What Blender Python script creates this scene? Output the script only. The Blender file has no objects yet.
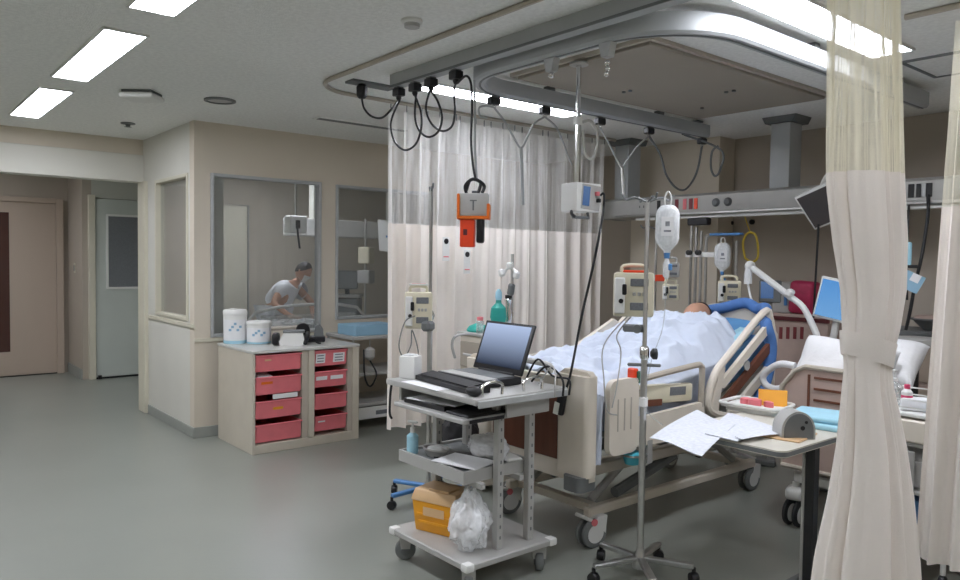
import bpy, bmesh, math, random
from mathutils import Vector, Matrix, noise as mnoise
PI = math.pi
random.seed(7)
scn = bpy.context.scene
COL = scn.collection

# ------------------------------------------------------------------ camera model
FOC, PIT, ROLL, YAW, EYE = 748.64, .0387862, .0130544, .878043, 1.45

def ray(px, py):
    x3 = (px-480)/FOC; y3 = (py-290)/FOC
    c, s = math.cos(ROLL), math.sin(ROLL)
    x = x3*c+y3*s; y2 = -x3*s+y3*c
    c, s = math.cos(PIT), math.sin(PIT)
    y = y2*c+s; z = -y2*s+c
    c, s = math.cos(YAW), math.sin(YAW)
    return Vector((x*c-z*s, x*s+z*c, -y))
CAM = Vector((0, 0, EYE))
def G(px, py, z=0.0):
    d = ray(px, py); return CAM+d*((z-EYE)/d.z)
def PX(px, py, x):
    d = ray(px, py); return CAM+d*(x/d.x)
def PY(px, py, y):
    d = ray(px, py); return CAM+d*(y/d.y)
def ZA(px, py, xy):
    d = ray(px, py); return CAM+d*((xy[0]*d.x+xy[1]*d.y)/(d.x*d.x+d.y*d.y))
def face(p):
    return math.atan2(-p[0], p[1])

# ------------------------------------------------------------------ mesh builder
def frames(pts, closed=False):
    n = len(pts); out = []
    prev = None
    for i in range(n):
        if closed: t = pts[(i+1) % n]-pts[i-1]
        else: t = pts[min(i+1, n-1)]-pts[max(i-1, 0)]
        if t.length < 1e-9: t = Vector((0, 0, 1))
        t.normalize()
        if prev is None:
            a = Vector((0, 0, 1)) if abs(t.z) < .9 else Vector((1, 0, 0))
            u = t.cross(a).normalized()
        else:
            u = prev-t*prev.dot(t)
            if u.length < 1e-6:
                a = Vector((0, 0, 1)) if abs(t.z) < .9 else Vector((1, 0, 0))
                u = t.cross(a)
            u.normalize()
        prev = u
        out.append((t, u, t.cross(u)))
    return out

def smooth_path(pts, k=6, closed=False):
    pts = [Vector(p) for p in pts]
    n = len(pts)
    if n < 3: return pts
    out = []
    rng = range(n) if closed else range(n-1)
    for i in rng:
        if closed: p0, p1, p2, p3 = pts[i-1], pts[i], pts[(i+1) % n], pts[(i+2) % n]
        else: p0, p1, p2, p3 = pts[max(i-1, 0)], pts[i], pts[i+1], pts[min(i+2, n-1)]
        for j in range(k):
            t = j/k
            out.append(.5*((2*p1)+(p2-p0)*t+(2*p0-5*p1+4*p2-p3)*t*t+(3*p1-p0-3*p2+p3)*t**3))
    if not closed: out.append(pts[-1])
    return out

class M:
    def __init__(s): s.bm = bmesh.new(); s.mi = 0; s.uv = None
    def _face(s, vs):
        try:
            f = s.bm.faces.new(vs); f.material_index = s.mi; return f
        except ValueError: return None
    def box(s, c, size, rot=(0, 0, 0), bev=0.0, seg=1):
        b = bmesh.new()
        bmesh.ops.create_cube(b, size=1)
        bmesh.ops.scale(b, vec=size, verts=b.verts)
        if bev > 0:
            bev = min(bev, min(size)*.49)
            bmesh.ops.bevel(b, geom=list(b.edges), offset=bev, segments=seg, profile=.5, affect='EDGES')
        R = Matrix.Translation(c) @ (Matrix.Rotation(rot[2], 4, 'Z') @ Matrix.Rotation(rot[1], 4, 'Y') @ Matrix.Rotation(rot[0], 4, 'X'))
        s._add(b, R); return s
    def bb(s, a, b, bev=0.0, seg=1):
        c = [(a[i]+b[i])/2 for i in range(3)]; z = [abs(b[i]-a[i]) for i in range(3)]
        return s.box(c, z, bev=bev, seg=seg)
    def _add(s, b, R=None):
        mp = {}
        for v in b.verts: mp[v.index] = None
        b.verts.ensure_lookup_table(); b.verts.index_update()
        nv = [s.bm.verts.new((R @ v.co) if R else v.co) for v in b.verts]
        for f in b.faces: s._face([nv[v.index] for v in f.verts])
        b.free()
    def tube(s, pts, r, n=8, closed=False, cap=True, sm=0, flat=1.0):
        pts = [Vector(p) for p in pts]
        if sm: pts = smooth_path(pts, sm, closed)
        fr = frames(pts, closed)
        rings = []
        for i, (p, (t, u, w)) in enumerate(zip(pts, fr)):
            rr = r(i/(len(pts)-1)) if callable(r) else r
            rings.append([s.bm.verts.new(p+(u*math.cos(2*PI*k/n)+w*math.sin(2*PI*k/n)*flat)*rr) for k in range(n)])
        m = len(rings)
        for i in range(m if closed else m-1):
            a, b = rings[i], rings[(i+1) % m]
            for k in range(n): s._face([a[k], a[(k+1) % n], b[(k+1) % n], b[k]])
        if cap and not closed:
            s._face(list(reversed(rings[0]))); s._face(rings[-1])
        return s
    def rod(s, a, b, r, n=10): return s.tube([a, b], r, n)
    def lathe(s, prof, c=(0, 0, 0), n=20, axis='Z', sy=1.0, rot=None):
        c = Vector(c)
        R = {'Z': Matrix.Identity(3), 'X': Matrix.Rotation(PI/2, 3, 'Y'), 'Y': Matrix.Rotation(-PI/2, 3, 'X')}[axis]
        if rot is not None: R = rot @ R
        rings = []
        for (r, z) in prof:
            if r < 1e-6: rings.append([s.bm.verts.new(c+R @ Vector((0, 0, z)))])
            else: rings.append([s.bm.verts.new(c+R @ Vector((r*math.cos(2*PI*k/n), r*sy*math.sin(2*PI*k/n), z))) for k in range(n)])
        for a, b in zip(rings, rings[1:]):
            for k in range(n):
                k2 = (k+1) % n
                if len(a) == 1 and len(b) == 1: continue
                if len(a) == 1: s._face([a[0], b[k2], b[k]])
                elif len(b) == 1: s._face([a[k], a[k2], b[0]])
                else: s._face([a[k], a[k2], b[k2], b[k]])
        if len(rings[0]) > 1: s._face(list(reversed(rings[0])))
        if len(rings[-1]) > 1: s._face(rings[-1])
        return s
    def ball(s, c, r, n=14, m=8):
        if not hasattr(r, '__len__'): r = (r, r, r)
        c = Vector(c); rings = []
        for i in range(m+1):
            a = PI*i/m
            if i in (0, m): rings.append([s.bm.verts.new(c+Vector((0, 0, -r[2]*math.cos(a))))])
            else: rings.append([s.bm.verts.new(c+Vector((r[0]*math.sin(a)*math.cos(2*PI*k/n), r[1]*math.sin(a)*math.sin(2*PI*k/n), -r[2]*math.cos(a)))) for k in range(n)])
        for a, b in zip(rings, rings[1:]):
            for k in range(n):
                k2 = (k+1) % n
                if len(a) == 1: s._face([a[0], b[k2], b[k]])
                elif len(b) == 1: s._face([a[k], a[k2], b[0]])
                else: s._face([a[k], a[k2], b[k2], b[k]])
        return s
    def prism(s, poly, ax, lo, hi):
        # poly: 2D outline in the two other axes, extruded from lo to hi along ax
        def P(p, h):
            if ax == 'X': return (h, p[0], p[1])
            if ax == 'Y': return (p[0], h, p[1])
            return (p[0], p[1], h)
        a = [s.bm.verts.new(P(p, lo)) for p in poly]; b = [s.bm.verts.new(P(p, hi)) for p in poly]
        n = len(poly)
        s._face(list(reversed(a))); s._face(b)
        for k in range(n): s._face([a[k], a[(k+1) % n], b[(k+1) % n], b[k]])
        return s
    def grid(s, fn, nu, nv, uvf=None, wrap=False):
        vs = [[s.bm.verts.new(fn(i/nu, j/nv)) for j in range(nv+1)] for i in range(nu if wrap else nu+1)]
        L = s.bm.loops.layers.uv.verify() if uvf else None
        for i in range(nu):
            i2 = (i+1) % nu if wrap else i+1
            for j in range(nv):
                f = s._face([vs[i][j], vs[i2][j], vs[i2][j+1], vs[i][j+1]])
                if f and L:
                    for lp, (a, b) in zip(f.loops, ((i, j), (i+1, j), (i+1, j+1), (i, j+1))): lp[L].uv = uvf(a/nu, b/nv)
        return s
    def slab(s, fn, nu, nv, th):
        # a sheet with thickness: fn(u,v) top; bottom shifted by th along -z
        top = [[s.bm.verts.new(fn(i/nu, j/nv)) for j in range(nv+1)] for i in range(nu+1)]
        bot = [[s.bm.verts.new(Vector(fn(i/nu, j/nv))-Vector((0, 0, th))) for j in range(nv+1)] for i in range(nu+1)]
        for i in range(nu):
            for j in range(nv):
                s._face([top[i][j], top[i+1][j], top[i+1][j+1], top[i][j+1]])
                s._face([bot[i][j+1], bot[i+1][j+1], bot[i+1][j], bot[i][j]])
        for i in range(nu):
            s._face([top[i+1][0], top[i][0], bot[i][0], bot[i+1][0]]); s._face([top[i][nv], top[i+1][nv], bot[i+1][nv], bot[i][nv]])
        for j in range(nv):
            s._face([top[0][j], top[0][j+1], bot[0][j+1], bot[0][j]]); s._face([top[nu][j+1], top[nu][j], bot[nu][j], bot[nu][j+1]])
        return s

def obj(name, m, mat, parent=None, world=False, loc=None, ang=35, label=None):
    bm = m.bm
    if parent is not None and world:
        bmesh.ops.transform(bm, matrix=MW[parent.name].inverted(), verts=bm.verts)
    if parent is None and loc is not None:
        bmesh.ops.transform(bm, matrix=Matrix.Translation(-Vector(loc)), verts=bm.verts)
    bmesh.ops.recalc_face_normals(bm, faces=bm.faces)
    me = bpy.data.meshes.new(name); bm.to_mesh(me); bm.free()
    o = bpy.data.objects.new(name, me); COL.objects.link(o)
    for mm in (mat if isinstance(mat, (list, tuple)) else [mat]): me.materials.append(mm)
    if ang:
        me.shade_smooth(); me.set_sharp_from_angle(angle=math.radians(ang))
    if parent is not None:
        o.parent = parent
        MW[o.name] = MW[parent.name]
    elif loc is not None:
        o.location = loc; MW[o.name] = Matrix.Translation(Vector(loc))
    else: MW[o.name] = Matrix.Identity(4)
    if label: o['label'] = label
    return o
MW = {}

def thing(name, label, cat, loc=(0, 0, 0), rz=0.0, group=None):
    o = bpy.data.objects.new(name, None); COL.objects.link(o)
    o.empty_display_size = .05
    o.location = loc; o.rotation_euler = (0, 0, rz)
    MW[o.name] = Matrix.Translation(Vector(loc)) @ Matrix.Rotation(rz, 4, 'Z')
    o['label'] = label; o['category'] = cat
    if group: o['group'] = group
    return o
def tag(o, label, cat, group=None):
    o['label'] = label; o['category'] = cat
    if group: o['group'] = group
    return o
def struct(name, m, mat, parent=None, ang=35):
    o = obj(name, m, mat, parent, ang=ang)
    if parent is None: o['kind'] = 'structure'
    return o
def dup(root, loc, rz=None, label=None, group=None):
    r = root.copy(); COL.objects.link(r); r.location = loc
    if rz is not None: r.rotation_euler = (0, 0, rz)
    MW[r.name] = Matrix.Translation(Vector(loc)) @ Matrix.Rotation(r.rotation_euler.z, 4, 'Z')
    if label: r['label'] = label
    if group: r['group'] = group
    for ch in list(root.children):
        c = ch.copy(); COL.objects.link(c); c.parent = r
        for g in ch.children:
            d = g.copy(); COL.objects.link(d); d.parent = c
    return r

# ------------------------------------------------------------------ materials
def lin(h):
    h = h.lstrip('#'); v = [int(h[i:i+2], 16)/255 for i in (0, 2, 4)]
    return [c/12.92 if c <= .04045 else ((c+.055)/1.055)**2.4 for c in v]
def mat(name, hexc, rough=.5, metal=0.0, var=.06, scale=8.0, bump=0.0, bscale=60.0, spec=.5, sss=0.0, emit=None, estr=0.0, trans=0.0, stretch=None):
    m = bpy.data.materials.new(name); m.use_nodes = True
    nt = m.node_tree; N = nt.nodes; L = nt.links
    b = N['Principled BSDF']; c = lin(hexc)
    b.inputs['Roughness'].default_value = rough; b.inputs['Metallic'].default_value = metal
    b.inputs['Specular IOR Level'].default_value = spec
    tc = N.new('ShaderNodeTexCoord')
    src = tc.outputs['Object']
    if stretch:
        mp = N.new('ShaderNodeMapping'); mp.inputs['Scale'].default_value = stretch
        L.new(src, mp.inputs['Vector']); src = mp.outputs['Vector']
    nz = N.new('ShaderNodeTexNoise'); nz.inputs['Scale'].default_value = scale; nz.inputs['Detail'].default_value = 3
    L.new(src, nz.inputs['Vector'])
    rp = N.new('ShaderNodeValToRGB')
    rp.color_ramp.elements[0].position = .3; rp.color_ramp.elements[1].position = .7
    rp.color_ramp.elements[0].color = [max(0, x*(1-var)) for x in c]+[1]
    rp.color_ramp.elements[1].color = [min(1, x*(1+var)) for x in c]+[1]
    L.new(nz.outputs['Fac'], rp.inputs['Fac']); L.new(rp.outputs['Color'], b.inputs['Base Color'])
    if bump > 0:
        n2 = N.new('ShaderNodeTexNoise'); n2.inputs['Scale'].default_value = bscale; n2.inputs['Detail'].default_value = 4
        L.new(src, n2.inputs['Vector'])
        bp = N.new('ShaderNodeBump'); bp.inputs['Strength'].default_value = bump; bp.inputs['Distance'].default_value = .01
        L.new(n2.outputs['Fac'], bp.inputs['Height']); L.new(bp.outputs['Normal'], b.inputs['Normal'])
    if emit:
        b.inputs['Emission Color'].default_value = lin(emit)+[1]; b.inputs['Emission Strength'].default_value = estr
    if trans: b.inputs['Transmission Weight'].default_value = trans
    return m
def clear_mat(name, hexc, alpha, rough=.05):
    # a thin clear skin: fresnel gloss over a see-through tint
    m = bpy.data.materials.new(name); m.use_nodes = True
    nt = m.node_tree; N = nt.nodes; L = nt.links; N.clear()
    o = N.new('ShaderNodeOutputMaterial'); t = N.new('ShaderNodeBsdfTransparent'); t.inputs['Color'].default_value = lin(hexc)+[1]
    d = N.new('ShaderNodeBsdfDiffuse'); d.inputs['Color'].default_value = lin(hexc)+[1]
    g = N.new('ShaderNodeBsdfGlossy'); g.inputs['Roughness'].default_value = rough
    lw = N.new('ShaderNodeLayerWeight'); lw.inputs['Blend'].default_value = .5
    pw = N.new('ShaderNodeMath'); pw.operation = 'POWER'; pw.inputs[1].default_value = 4.0; L.new(lw.outputs['Facing'], pw.inputs[0])
    fr = N.new('ShaderNodeMapRange'); fr.inputs['To Min'].default_value = .035; fr.inputs['To Max'].default_value = .6; L.new(pw.outputs[0], fr.inputs['Value'])
    nz = N.new('ShaderNodeTexNoise'); nz.inputs['Scale'].default_value = 9
    mr = N.new('ShaderNodeMapRange'); mr.inputs['To Min'].default_value = alpha*.7; mr.inputs['To Max'].default_value = min(1, alpha*1.3)
    L.new(nz.outputs['Fac'], mr.inputs['Value'])
    t.inputs['Color'].default_value = [x**.12 for x in lin(hexc)]+[1]
    m1 = N.new('ShaderNodeMixShader'); m2 = N.new('ShaderNodeMixShader')
    L.new(mr.outputs['Result'], m1.inputs['Fac']); L.new(t.outputs[0], m1.inputs[1]); L.new(d.outputs[0], m1.inputs[2])
    L.new(fr.outputs[0], m2.inputs['Fac']); L.new(m1.outputs[0], m2.inputs[1]); L.new(g.outputs[0], m2.inputs[2])
    L.new(m2.outputs[0], o.inputs['Surface'])
    return m
def mesh_mat(name, hexc, pitch=70.0, hole=.62, bunch=0.0):
    # woven net: see-through openings on the cloth's own uv (metres); threads bunch together here and there
    m = bpy.data.materials.new(name); m.use_nodes = True
    nt = m.node_tree; N = nt.nodes; L = nt.links; N.clear()
    o = N.new('ShaderNodeOutputMaterial'); t = N.new('ShaderNodeBsdfTransparent')
    d = N.new('ShaderNodeBsdfDiffuse'); d.inputs['Color'].default_value = lin(hexc)+[1]
    tr = N.new('ShaderNodeBsdfTranslucent'); tr.inputs['Color'].default_value = lin(hexc)+[1]
    md = N.new('ShaderNodeMixShader'); md.inputs['Fac'].default_value = .35
    L.new(d.outputs[0], md.inputs[1]); L.new(tr.outputs[0], md.inputs[2])
    uv = N.new('ShaderNodeUVMap'); sp = N.new('ShaderNodeSeparateXYZ'); L.new(uv.outputs[0], sp.inputs[0])
    mp = N.new('ShaderNodeMapping'); mp.inputs['Scale'].default_value = (1, .03, 1); L.new(uv.outputs[0], mp.inputs['Vector'])
    nz = N.new('ShaderNodeTexNoise'); nz.inputs['Scale'].default_value = 38; nz.inputs['Detail'].default_value = 4; nz.inputs['Roughness'].default_value = .7
    L.new(mp.outputs[0], nz.inputs['Vector'])
    mr = N.new('ShaderNodeMapRange'); mr.inputs['From Min'].default_value = .36; mr.inputs['From Max'].default_value = .64
    mr.inputs['To Min'].default_value = hole-bunch; mr.inputs['To Max'].default_value = min(.97, hole+bunch)
    L.new(nz.outputs['Fac'], mr.inputs['Value'])
    def tri(out, thr):
        a = N.new('ShaderNodeMath'); a.operation = 'MULTIPLY'; a.inputs[1].default_value = pitch; L.new(out, a.inputs[0])
        f = N.new('ShaderNodeMath'); f.operation = 'FRACT'; L.new(a.outputs[0], f.inputs[0])
        lt = N.new('ShaderNodeMath'); lt.operation = 'LESS_THAN'; L.new(f.outputs[0], lt.inputs[0])
        if thr is None: lt.inputs[1].default_value = .8
        else: L.new(thr, lt.inputs[1])
        return lt.outputs[0]
    mu = N.new('ShaderNodeMath'); mu.operation = 'MULTIPLY'
    L.new(tri(sp.outputs['X'], mr.outputs['Result']), mu.inputs[0]); L.new(tri(sp.outputs['Y'], None), mu.inputs[1])
    mx = N.new('ShaderNodeMixShader'); L.new(mu.outputs[0], mx.inputs['Fac'])
    L.new(md.outputs[0], mx.inputs[1]); L.new(t.outputs[0], mx.inputs[2]); L.new(mx.outputs[0], o.inputs['Surface'])
    return m
def screen_mat(name, top, bottom, strength):
    # backlit display: its own picture is a vertical blend
    m = bpy.data.materials.new(name); m.use_nodes = True
    nt = m.node_tree; N = nt.nodes; L = nt.links; b = N['Principled BSDF']
    tc = N.new('ShaderNodeTexCoord'); sp = N.new('ShaderNodeSeparateXYZ'); L.new(tc.outputs['Generated'], sp.inputs[0])
    rp = N.new('ShaderNodeValToRGB'); rp.color_ramp.elements[0].color = lin(bottom)+[1]; rp.color_ramp.elements[1].color = lin(top)+[1]
    L.new(sp.outputs['Z'], rp.inputs['Fac']); L.new(rp.outputs['Color'], b.inputs['Emission Color'])
    b.inputs['Emission Strength'].default_value = strength; b.inputs['Base Color'].default_value = (.01, .01, .012, 1); b.inputs['Roughness'].default_value = .15
    return m
def cloth_mat(name, hexc, trl=.25, var=.05, scale=6, bump=.15, bscale=250):
    m = mat(name, hexc, .85, 0, var, scale, bump, bscale, spec=.2)
    nt = m.node_tree; N = nt.nodes; L = nt.links
    if trl:
        o = N['Material Output']; b = N['Principled BSDF']
        tr = N.new('ShaderNodeBsdfTranslucent'); tr.inputs['Color'].default_value = lin(hexc)+[1]
        mx = N.new('ShaderNodeMixShader'); mx.inputs['Fac'].default_value = trl
        L.new(b.outputs[0], mx.inputs[1]); L.new(tr.outputs[0], mx.inputs[2]); L.new(mx.outputs[0], o.inputs['Surface'])
    return m

K = dict(
    ceiling=mat('ceiling_board', '#efefeb', .9, 0, .06, 45, .4, 140),
    wall=mat('wall_paint', '#d5cbba', .75, 0, .03, 2, .05, 120),
    wallw=mat('wall_paint_pale', '#d6d4ca', .75, 0, .03, 2, .05, 120),
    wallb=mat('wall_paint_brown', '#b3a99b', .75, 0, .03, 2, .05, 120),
    wallg=mat('wall_paint_grey', '#c6c7bd', .75, 0, .03, 2),
    base=mat('baseboard_vinyl', '#9a9d96', .55, 0, .05, 10),
    trim=mat('trim_paint', '#d3cebb', .55, 0, .03, 4),
    door=mat('door_paint', '#b5a595', .5, 0, .04, 2, stretch=(1, 1, .2)),
    doorw=mat('door_white', '#c3c9c2', .45, 0, .03, 3),
    alu=mat('aluminium_frame', '#b4b6b5', .45, .15, .05, 20),
    steel=mat('steel', '#c4c4c2', .28, .9, .05, 30),
    chrome=mat('chrome', '#dcdcda', .15, 1, .03, 30),
    rail=mat('rail_grey', '#b2b5b5', .55, .1, .04, 5, spec=.25),
    railw=mat('track_white', '#c9c8c2', .5, 0, .03, 9),
    greyp=mat('grey_metal_paint', '#b3b2ae', .45, .1, .04, 12),
    greyd=mat('grey_dark', '#6d7070', .5, 0, .06, 15),
    black=mat('black_plastic', '#1a1a1c', .4, 0, .1, 15),
    rubber=mat('dark_rubber', '#2b2c2d', .7, 0, .1, 20),
    tyre=mat('grey_tyre', '#777a79', .6, 0, .06, 25),
    white=mat('white_plastic', '#e4e4e0', .4, 0, .02, 12),
    cream=mat('cream_plastic', '#e3dacb', .42, 0, .03, 10),
    creamd=mat('cream_dark', '#b9b0a2', .45, 0, .04, 10),
    pump=mat('pump_ivory', '#ddd6bd', .42, 0, .03, 14),
    lcd=mat('lcd_grey', '#75787c', .3, 0, .15, 140),
    brownw=mat('brown_laminate', '#6d4230', .45, 0, .12, 5, stretch=(6, 6, 1)),
    taupe=mat('taupe_vinyl', '#bda79c', .5, 0, .05, 12, .05, 80),
    cab=mat('cabinet_laminate', '#c6beae', .5, 0, .03, 8),
    cabtop=mat('cabinet_top', '#c3c3bd', .3, 0, .03, 12),
    red=mat('red_tray', '#e57b82', .45, 0, .06, 9),
    redin=mat('red_tray_inner', '#5a2023', .6, 0, .06, 9),
    redslot=mat('slot_red', '#7a3034', .5, 0, .06, 9),
    beigep=mat('beige_panel', '#9d9588', .7, 0, .03, 3),
    orange=mat('orange_plastic', '#e8731f', .4, 0, .04, 12),
    redor=mat('red_orange', '#e5461f', .4, 0, .05, 12),
    yellow=mat('yellow_plastic', '#e9a224', .4, 0, .06, 10),
    yclear=mat('yellow_lid', '#d8b488', .35, 0, .04, 10),
    blue=mat('blue_cloth', '#5580bf', .75, 0, .07, 14, .1, 120),
    bluem=mat('blue_vinyl', '#5f97c8', .55, 0, .05, 10),
    blueb=mat('blue_plastic', '#4f84bb', .4, 0, .05, 10),
    bluel=mat('pale_blue_pad', '#a5d2e2', .8, 0, .05, 20, .1, 120),
    bluebox=mat('pale_blue_box', '#8fb6cd', .55, 0, .05, 10),
    turq=mat('turquoise_plastic', '#58c4d8', .4, 0, .04, 14),
    teal=mat('teal_rubber', '#2aa396', .45, 0, .06, 14),
    paper=mat('paper', '#e9e9ea', .8, 0, .02, 20),
    chart=mat('printed_chart', '#dee1e8', .8, 0, .09, 55),
    ink=mat('printed_grey', '#8d8f95', .8, 0, .3, 90),
    sheet=cloth_mat('bed_linen', '#d0d8e6', .0, .05, 5, .6, 16),
    linen=cloth_mat('white_linen', '#e6e6e6', .0, .03, 6, .2, 60),
    cream_c=cloth_mat('curtain_cloth', '#f8f1e9', .16, .03, 4),
    net=mesh_mat('curtain_net', '#f8f6f2', 210, .70, .30),
    net2=mesh_mat('curtain_net_near', '#f4efdc', 260, .50, .15),
    glass=clear_mat('window_glass', '#cfd6d6', .07, .03),
    bagc=clear_mat('bag_film', '#fbfdfe', .68, .15),
    film=clear_mat('plastic_film', '#f8fafb', .6, .2),
    clearp=clear_mat('clear_plastic', '#e2e4e2', .3, .1),
    liquid=clear_mat('clear_liquid', '#e8f2f6', .15, .05),
    skin=mat('skin', '#c99a80', .55, 0, .05, 20, spec=.4),
    hair=mat('dark_hair', '#2a2220', .6, 0, .2, 60),
    scrub=cloth_mat('white_scrubs', '#f3f5fa', 0, .03, 8),
    pink=mat('pink_plastic', '#d84a70', .45, 0, .06, 10),
    pinkd=mat('crimson_bag', '#b02a52', .5, 0, .12, 30),
    light=mat('lamp_diffuser', '#ffffff', .5, 0, 0, 1, emit='#f1f4ff', estr=16.0),
    wood=mat('pale_top', '#d2cdc0', .4, 0, .04, 10, stretch=(1, 6, 1)),
    darkgap=mat('dark_opening', '#3a3833', .8, 0, .05, 10),
    glassdark=mat('smoked_pane', '#4a2e28', .15, 0, .05, 6),
    yhose=mat('yellow_hose', '#cdb23a', .45, 0, .05, 15),
    grn=mat('green_plastic', '#3c6f58', .5, 0, .08, 20),
    bag_black=mat('black_bag', '#242325', .6, 0, .1, 20, .2, 60),
    scr=screen_mat('laptop_picture', '#a9bbdc', '#101d33', .55),
    scrb=screen_mat('monitor_picture', '#4f8fd0', '#6ea4d8', .5),
    scrd=mat('dark_screen', '#4b443f', .3, 0, .05, 8),
    lcdb=screen_mat('small_display', '#5d7ba8', '#4b6a99', .4),
)
def floor_mat():
    m = mat('vinyl_floor', '#8c8f86', .3, 0, .035, 1.5, .03, 40, spec=.45)
    nt = m.node_tree; N = nt.nodes; L = nt.links; b = N['Principled BSDF']
    nz = N.new('ShaderNodeTexNoise'); nz.inputs['Scale'].default_value = 3.0; nz.inputs['Detail'].default_value = 5
    mr = N.new('ShaderNodeMapRange'); mr.inputs['To Min'].default_value = .24; mr.inputs['To Max'].default_value = .4
    L.new(nz.outputs['Fac'], mr.inputs['Value']); L.new(mr.outputs['Result'], b.inputs['Roughness'])
    return m
K['floor'] = floor_mat()
# ================================================================== SETTING
CZ = 2.53
XW, YS = -6.03, 2.05          # glazed partition facing the ward / its return
struct('floor', M().bb((-10.6, -3.0, -.1), (2.2, 7.2, 0)), K['floor'])
# ceiling boards carry a faint joint grid: one slab
struct('ceiling', M().bb((-10.6, -3.0, CZ), (2.2, 7.2, CZ+.1)), K['ceiling'])
# --- glazed partition (plane x = XW) with two openings
W1 = (2.18, 3.165, .80, 2.13); W2 = (3.305, 4.35, .90, 2.12)
m = M()
m.bb((XW-.1, YS, 0), (XW, W1[0], CZ)).bb((XW-.1, W1[0], 0), (XW, W1[1], W1[2])).bb((XW-.1, W1[0], W1[3]), (XW, W1[1], CZ))
m.bb((XW-.1, W1[1], 0), (XW, W2[0], CZ)).bb((XW-.1, W2[0], 0), (XW, W2[1], W2[2])).bb((XW-.1, W2[0], W2[3]), (XW, W2[1], CZ))
m.bb((XW-.1, W2[1], 0), (XW, 5.85, CZ))
struct('wall_partition', m, K['wall'])
# --- return wall (plane y = YS) with a narrow window, ending in a post
W3 = (-7.02, -6.16, .93, 2.13)
m = M()
m.bb((W3[1], YS, 0), (XW-.1, YS+.1, CZ)).bb((-7.26, YS, 0), (W3[0], YS+.1, CZ))
m.bb((W3[0], YS, 0), (W3[1], YS+.1, W3[2])).bb((W3[0], YS, W3[3]), (W3[1], YS+.1, CZ))
struct('wall_return', m, K['wallw'])
def window(n, a, b, axis, x0, frame_m, depth=.1, off=0.0, fr=.026):
    # a=(u0,u1), b=(z0,z1) opening
    def bx(u0, u1, z0, z1, d0, d1):
        if axis == 'X': return ((x0+d0, u0, z0), (x0+d1, u1, z1))
        return ((u0, x0+d0, z0), (u1, x0+d1, z1))
    fm = M()
    d0, d1 = -.075, .012
    if axis == 'Y': d0, d1 = -.012, .075
    g = .002
    u0, u1, z0, z1 = a[0]+g, a[1]-g, b[0]+g, b[1]-g
    for q in (bx(u0, u0+fr, z0, z1, d0, d1), bx(u1-fr, u1, z0, z1, d0, d1), bx(u0+fr, u1-fr, z0, z0+fr, d0, d1), bx(u0+fr, u1-fr, z1-fr, z1, d0, d1)):
        fm.bb(*q, bev=.004)
    w = struct('window_%d' % n, fm, frame_m)
    p0, p1 = ((-.035, -.029) if axis == 'X' else (.03, .036))
    obj('pane', M().bb(*bx(u0+fr-.004, u1-fr+.004, z0+fr-.004, z1-fr+.004, p0, p1)), K['glass'], w)
    return w
window(1, W1[:2], W1[2:], 'X', XW, K['alu'])
window(2, W2[:2], W2[2:], 'X', XW, K['alu'])
window(3, W3[:2], W3[2:], 'Y', YS, K['trim'], fr=.03)
struct('trim_1', M().bb((XW, YS+.0, .772), (XW+.012, W2[1], .80)).bb((-7.24, YS-.012, .885), (XW+.012, YS, .915)), K['trim'])
# post at the passage mouth and the passage side wall behind it
struct('trim_2', M().bb((-7.46, YS-.035, 0), (-7.26, 2.16, 2.14), bev=.006), K['trim'])
struct('wall_passage', M().bb((-7.4, 2.16, 0), (-7.28, 2.66, CZ)).bb((-9.62, 2.66, 0), (-7.28, 2.76, CZ)), K['wallg'])
# beam over the passage mouth: a proud pale band below, plain wall above
struct('wall_lintel', M().bb((-7.50, -3.0, 2.39), (-7.40, YS+.1, CZ)), K['wall'])
struct('trim_3', M().bb((-7.55, -3.0, 2.14), (-7.375, YS-.0, 2.388), bev=.004), K['wallw'])
struct('wall_post_head', M().bb((-7.40, YS, 2.142), (-7.26, YS+.1, CZ)), K['wallw'])
# passage end wall, its step, door frames
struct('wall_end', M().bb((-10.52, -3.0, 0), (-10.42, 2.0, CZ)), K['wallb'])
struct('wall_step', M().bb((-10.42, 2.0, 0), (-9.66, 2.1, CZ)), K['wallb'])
struct('wall_nook', M().bb((-9.76, 2.1, 2.13), (-9.66, 2.66, CZ)).bb((-9.76, 2.66, 0), (-9.66, 2.76, CZ)), K['wallg'])
# door 1: pale leaf with a tall dark pane
d1 = struct('door_1', M().bb((-10.405, .62, .012), (-10.37, 1.86, 2.08), bev=.004), K['door'])
obj('frame', M().bb((-10.42, 1.86, 0), (-10.345, 1.94, 2.14), bev=.004).bb((-10.42, .55, 2.08), (-10.345, 1.86, 2.14), bev=.004).bb((-10.42, .55, 0), (-10.345, .62, 2.08), bev=.004), K['door'], d1)
obj('pane', M().bb((-10.372, 1.12, .30), (-10.366, 1.37, 1.95)), K['glassdark'], d1)
obj('threshold', M().bb((-10.42, .62, 0), (-10.36, 1.86, .012)), K['darkgap'], d1)
# door 2: white leaf, glazed upper half
d2 = struct('door_2', M().bb((-9.655, 2.135, .02), (-9.62, 2.655, 2.12), bev=.003), K['doorw'])
obj('frame', M().bb((-9.66, 2.06, 0), (-9.60, 2.13, 2.16), bev=.004), K['trim'], d2)
obj('pane', M().bb((-9.624, 2.27, 1.085), (-9.612, 2.66, 1.92)), K['lcd'], d2)
obj('pane_frame', M().bb((-9.624, 2.245, 1.06), (-9.605, 2.27, 1.945)).bb((-9.624, 2.27, 1.92), (-9.605, 2.66, 1.945)).bb((-9.624, 2.27, 1.06), (-9.605, 2.66, 1.085)), K['white'], d2)
obj('foot_seal', M().bb((-9.65, 2.13, .001), (-9.61, 2.655, .02)).bb((-9.62, 2.15, .001), (-9.585, 2.185, .045)), K['black'], d2)
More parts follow.
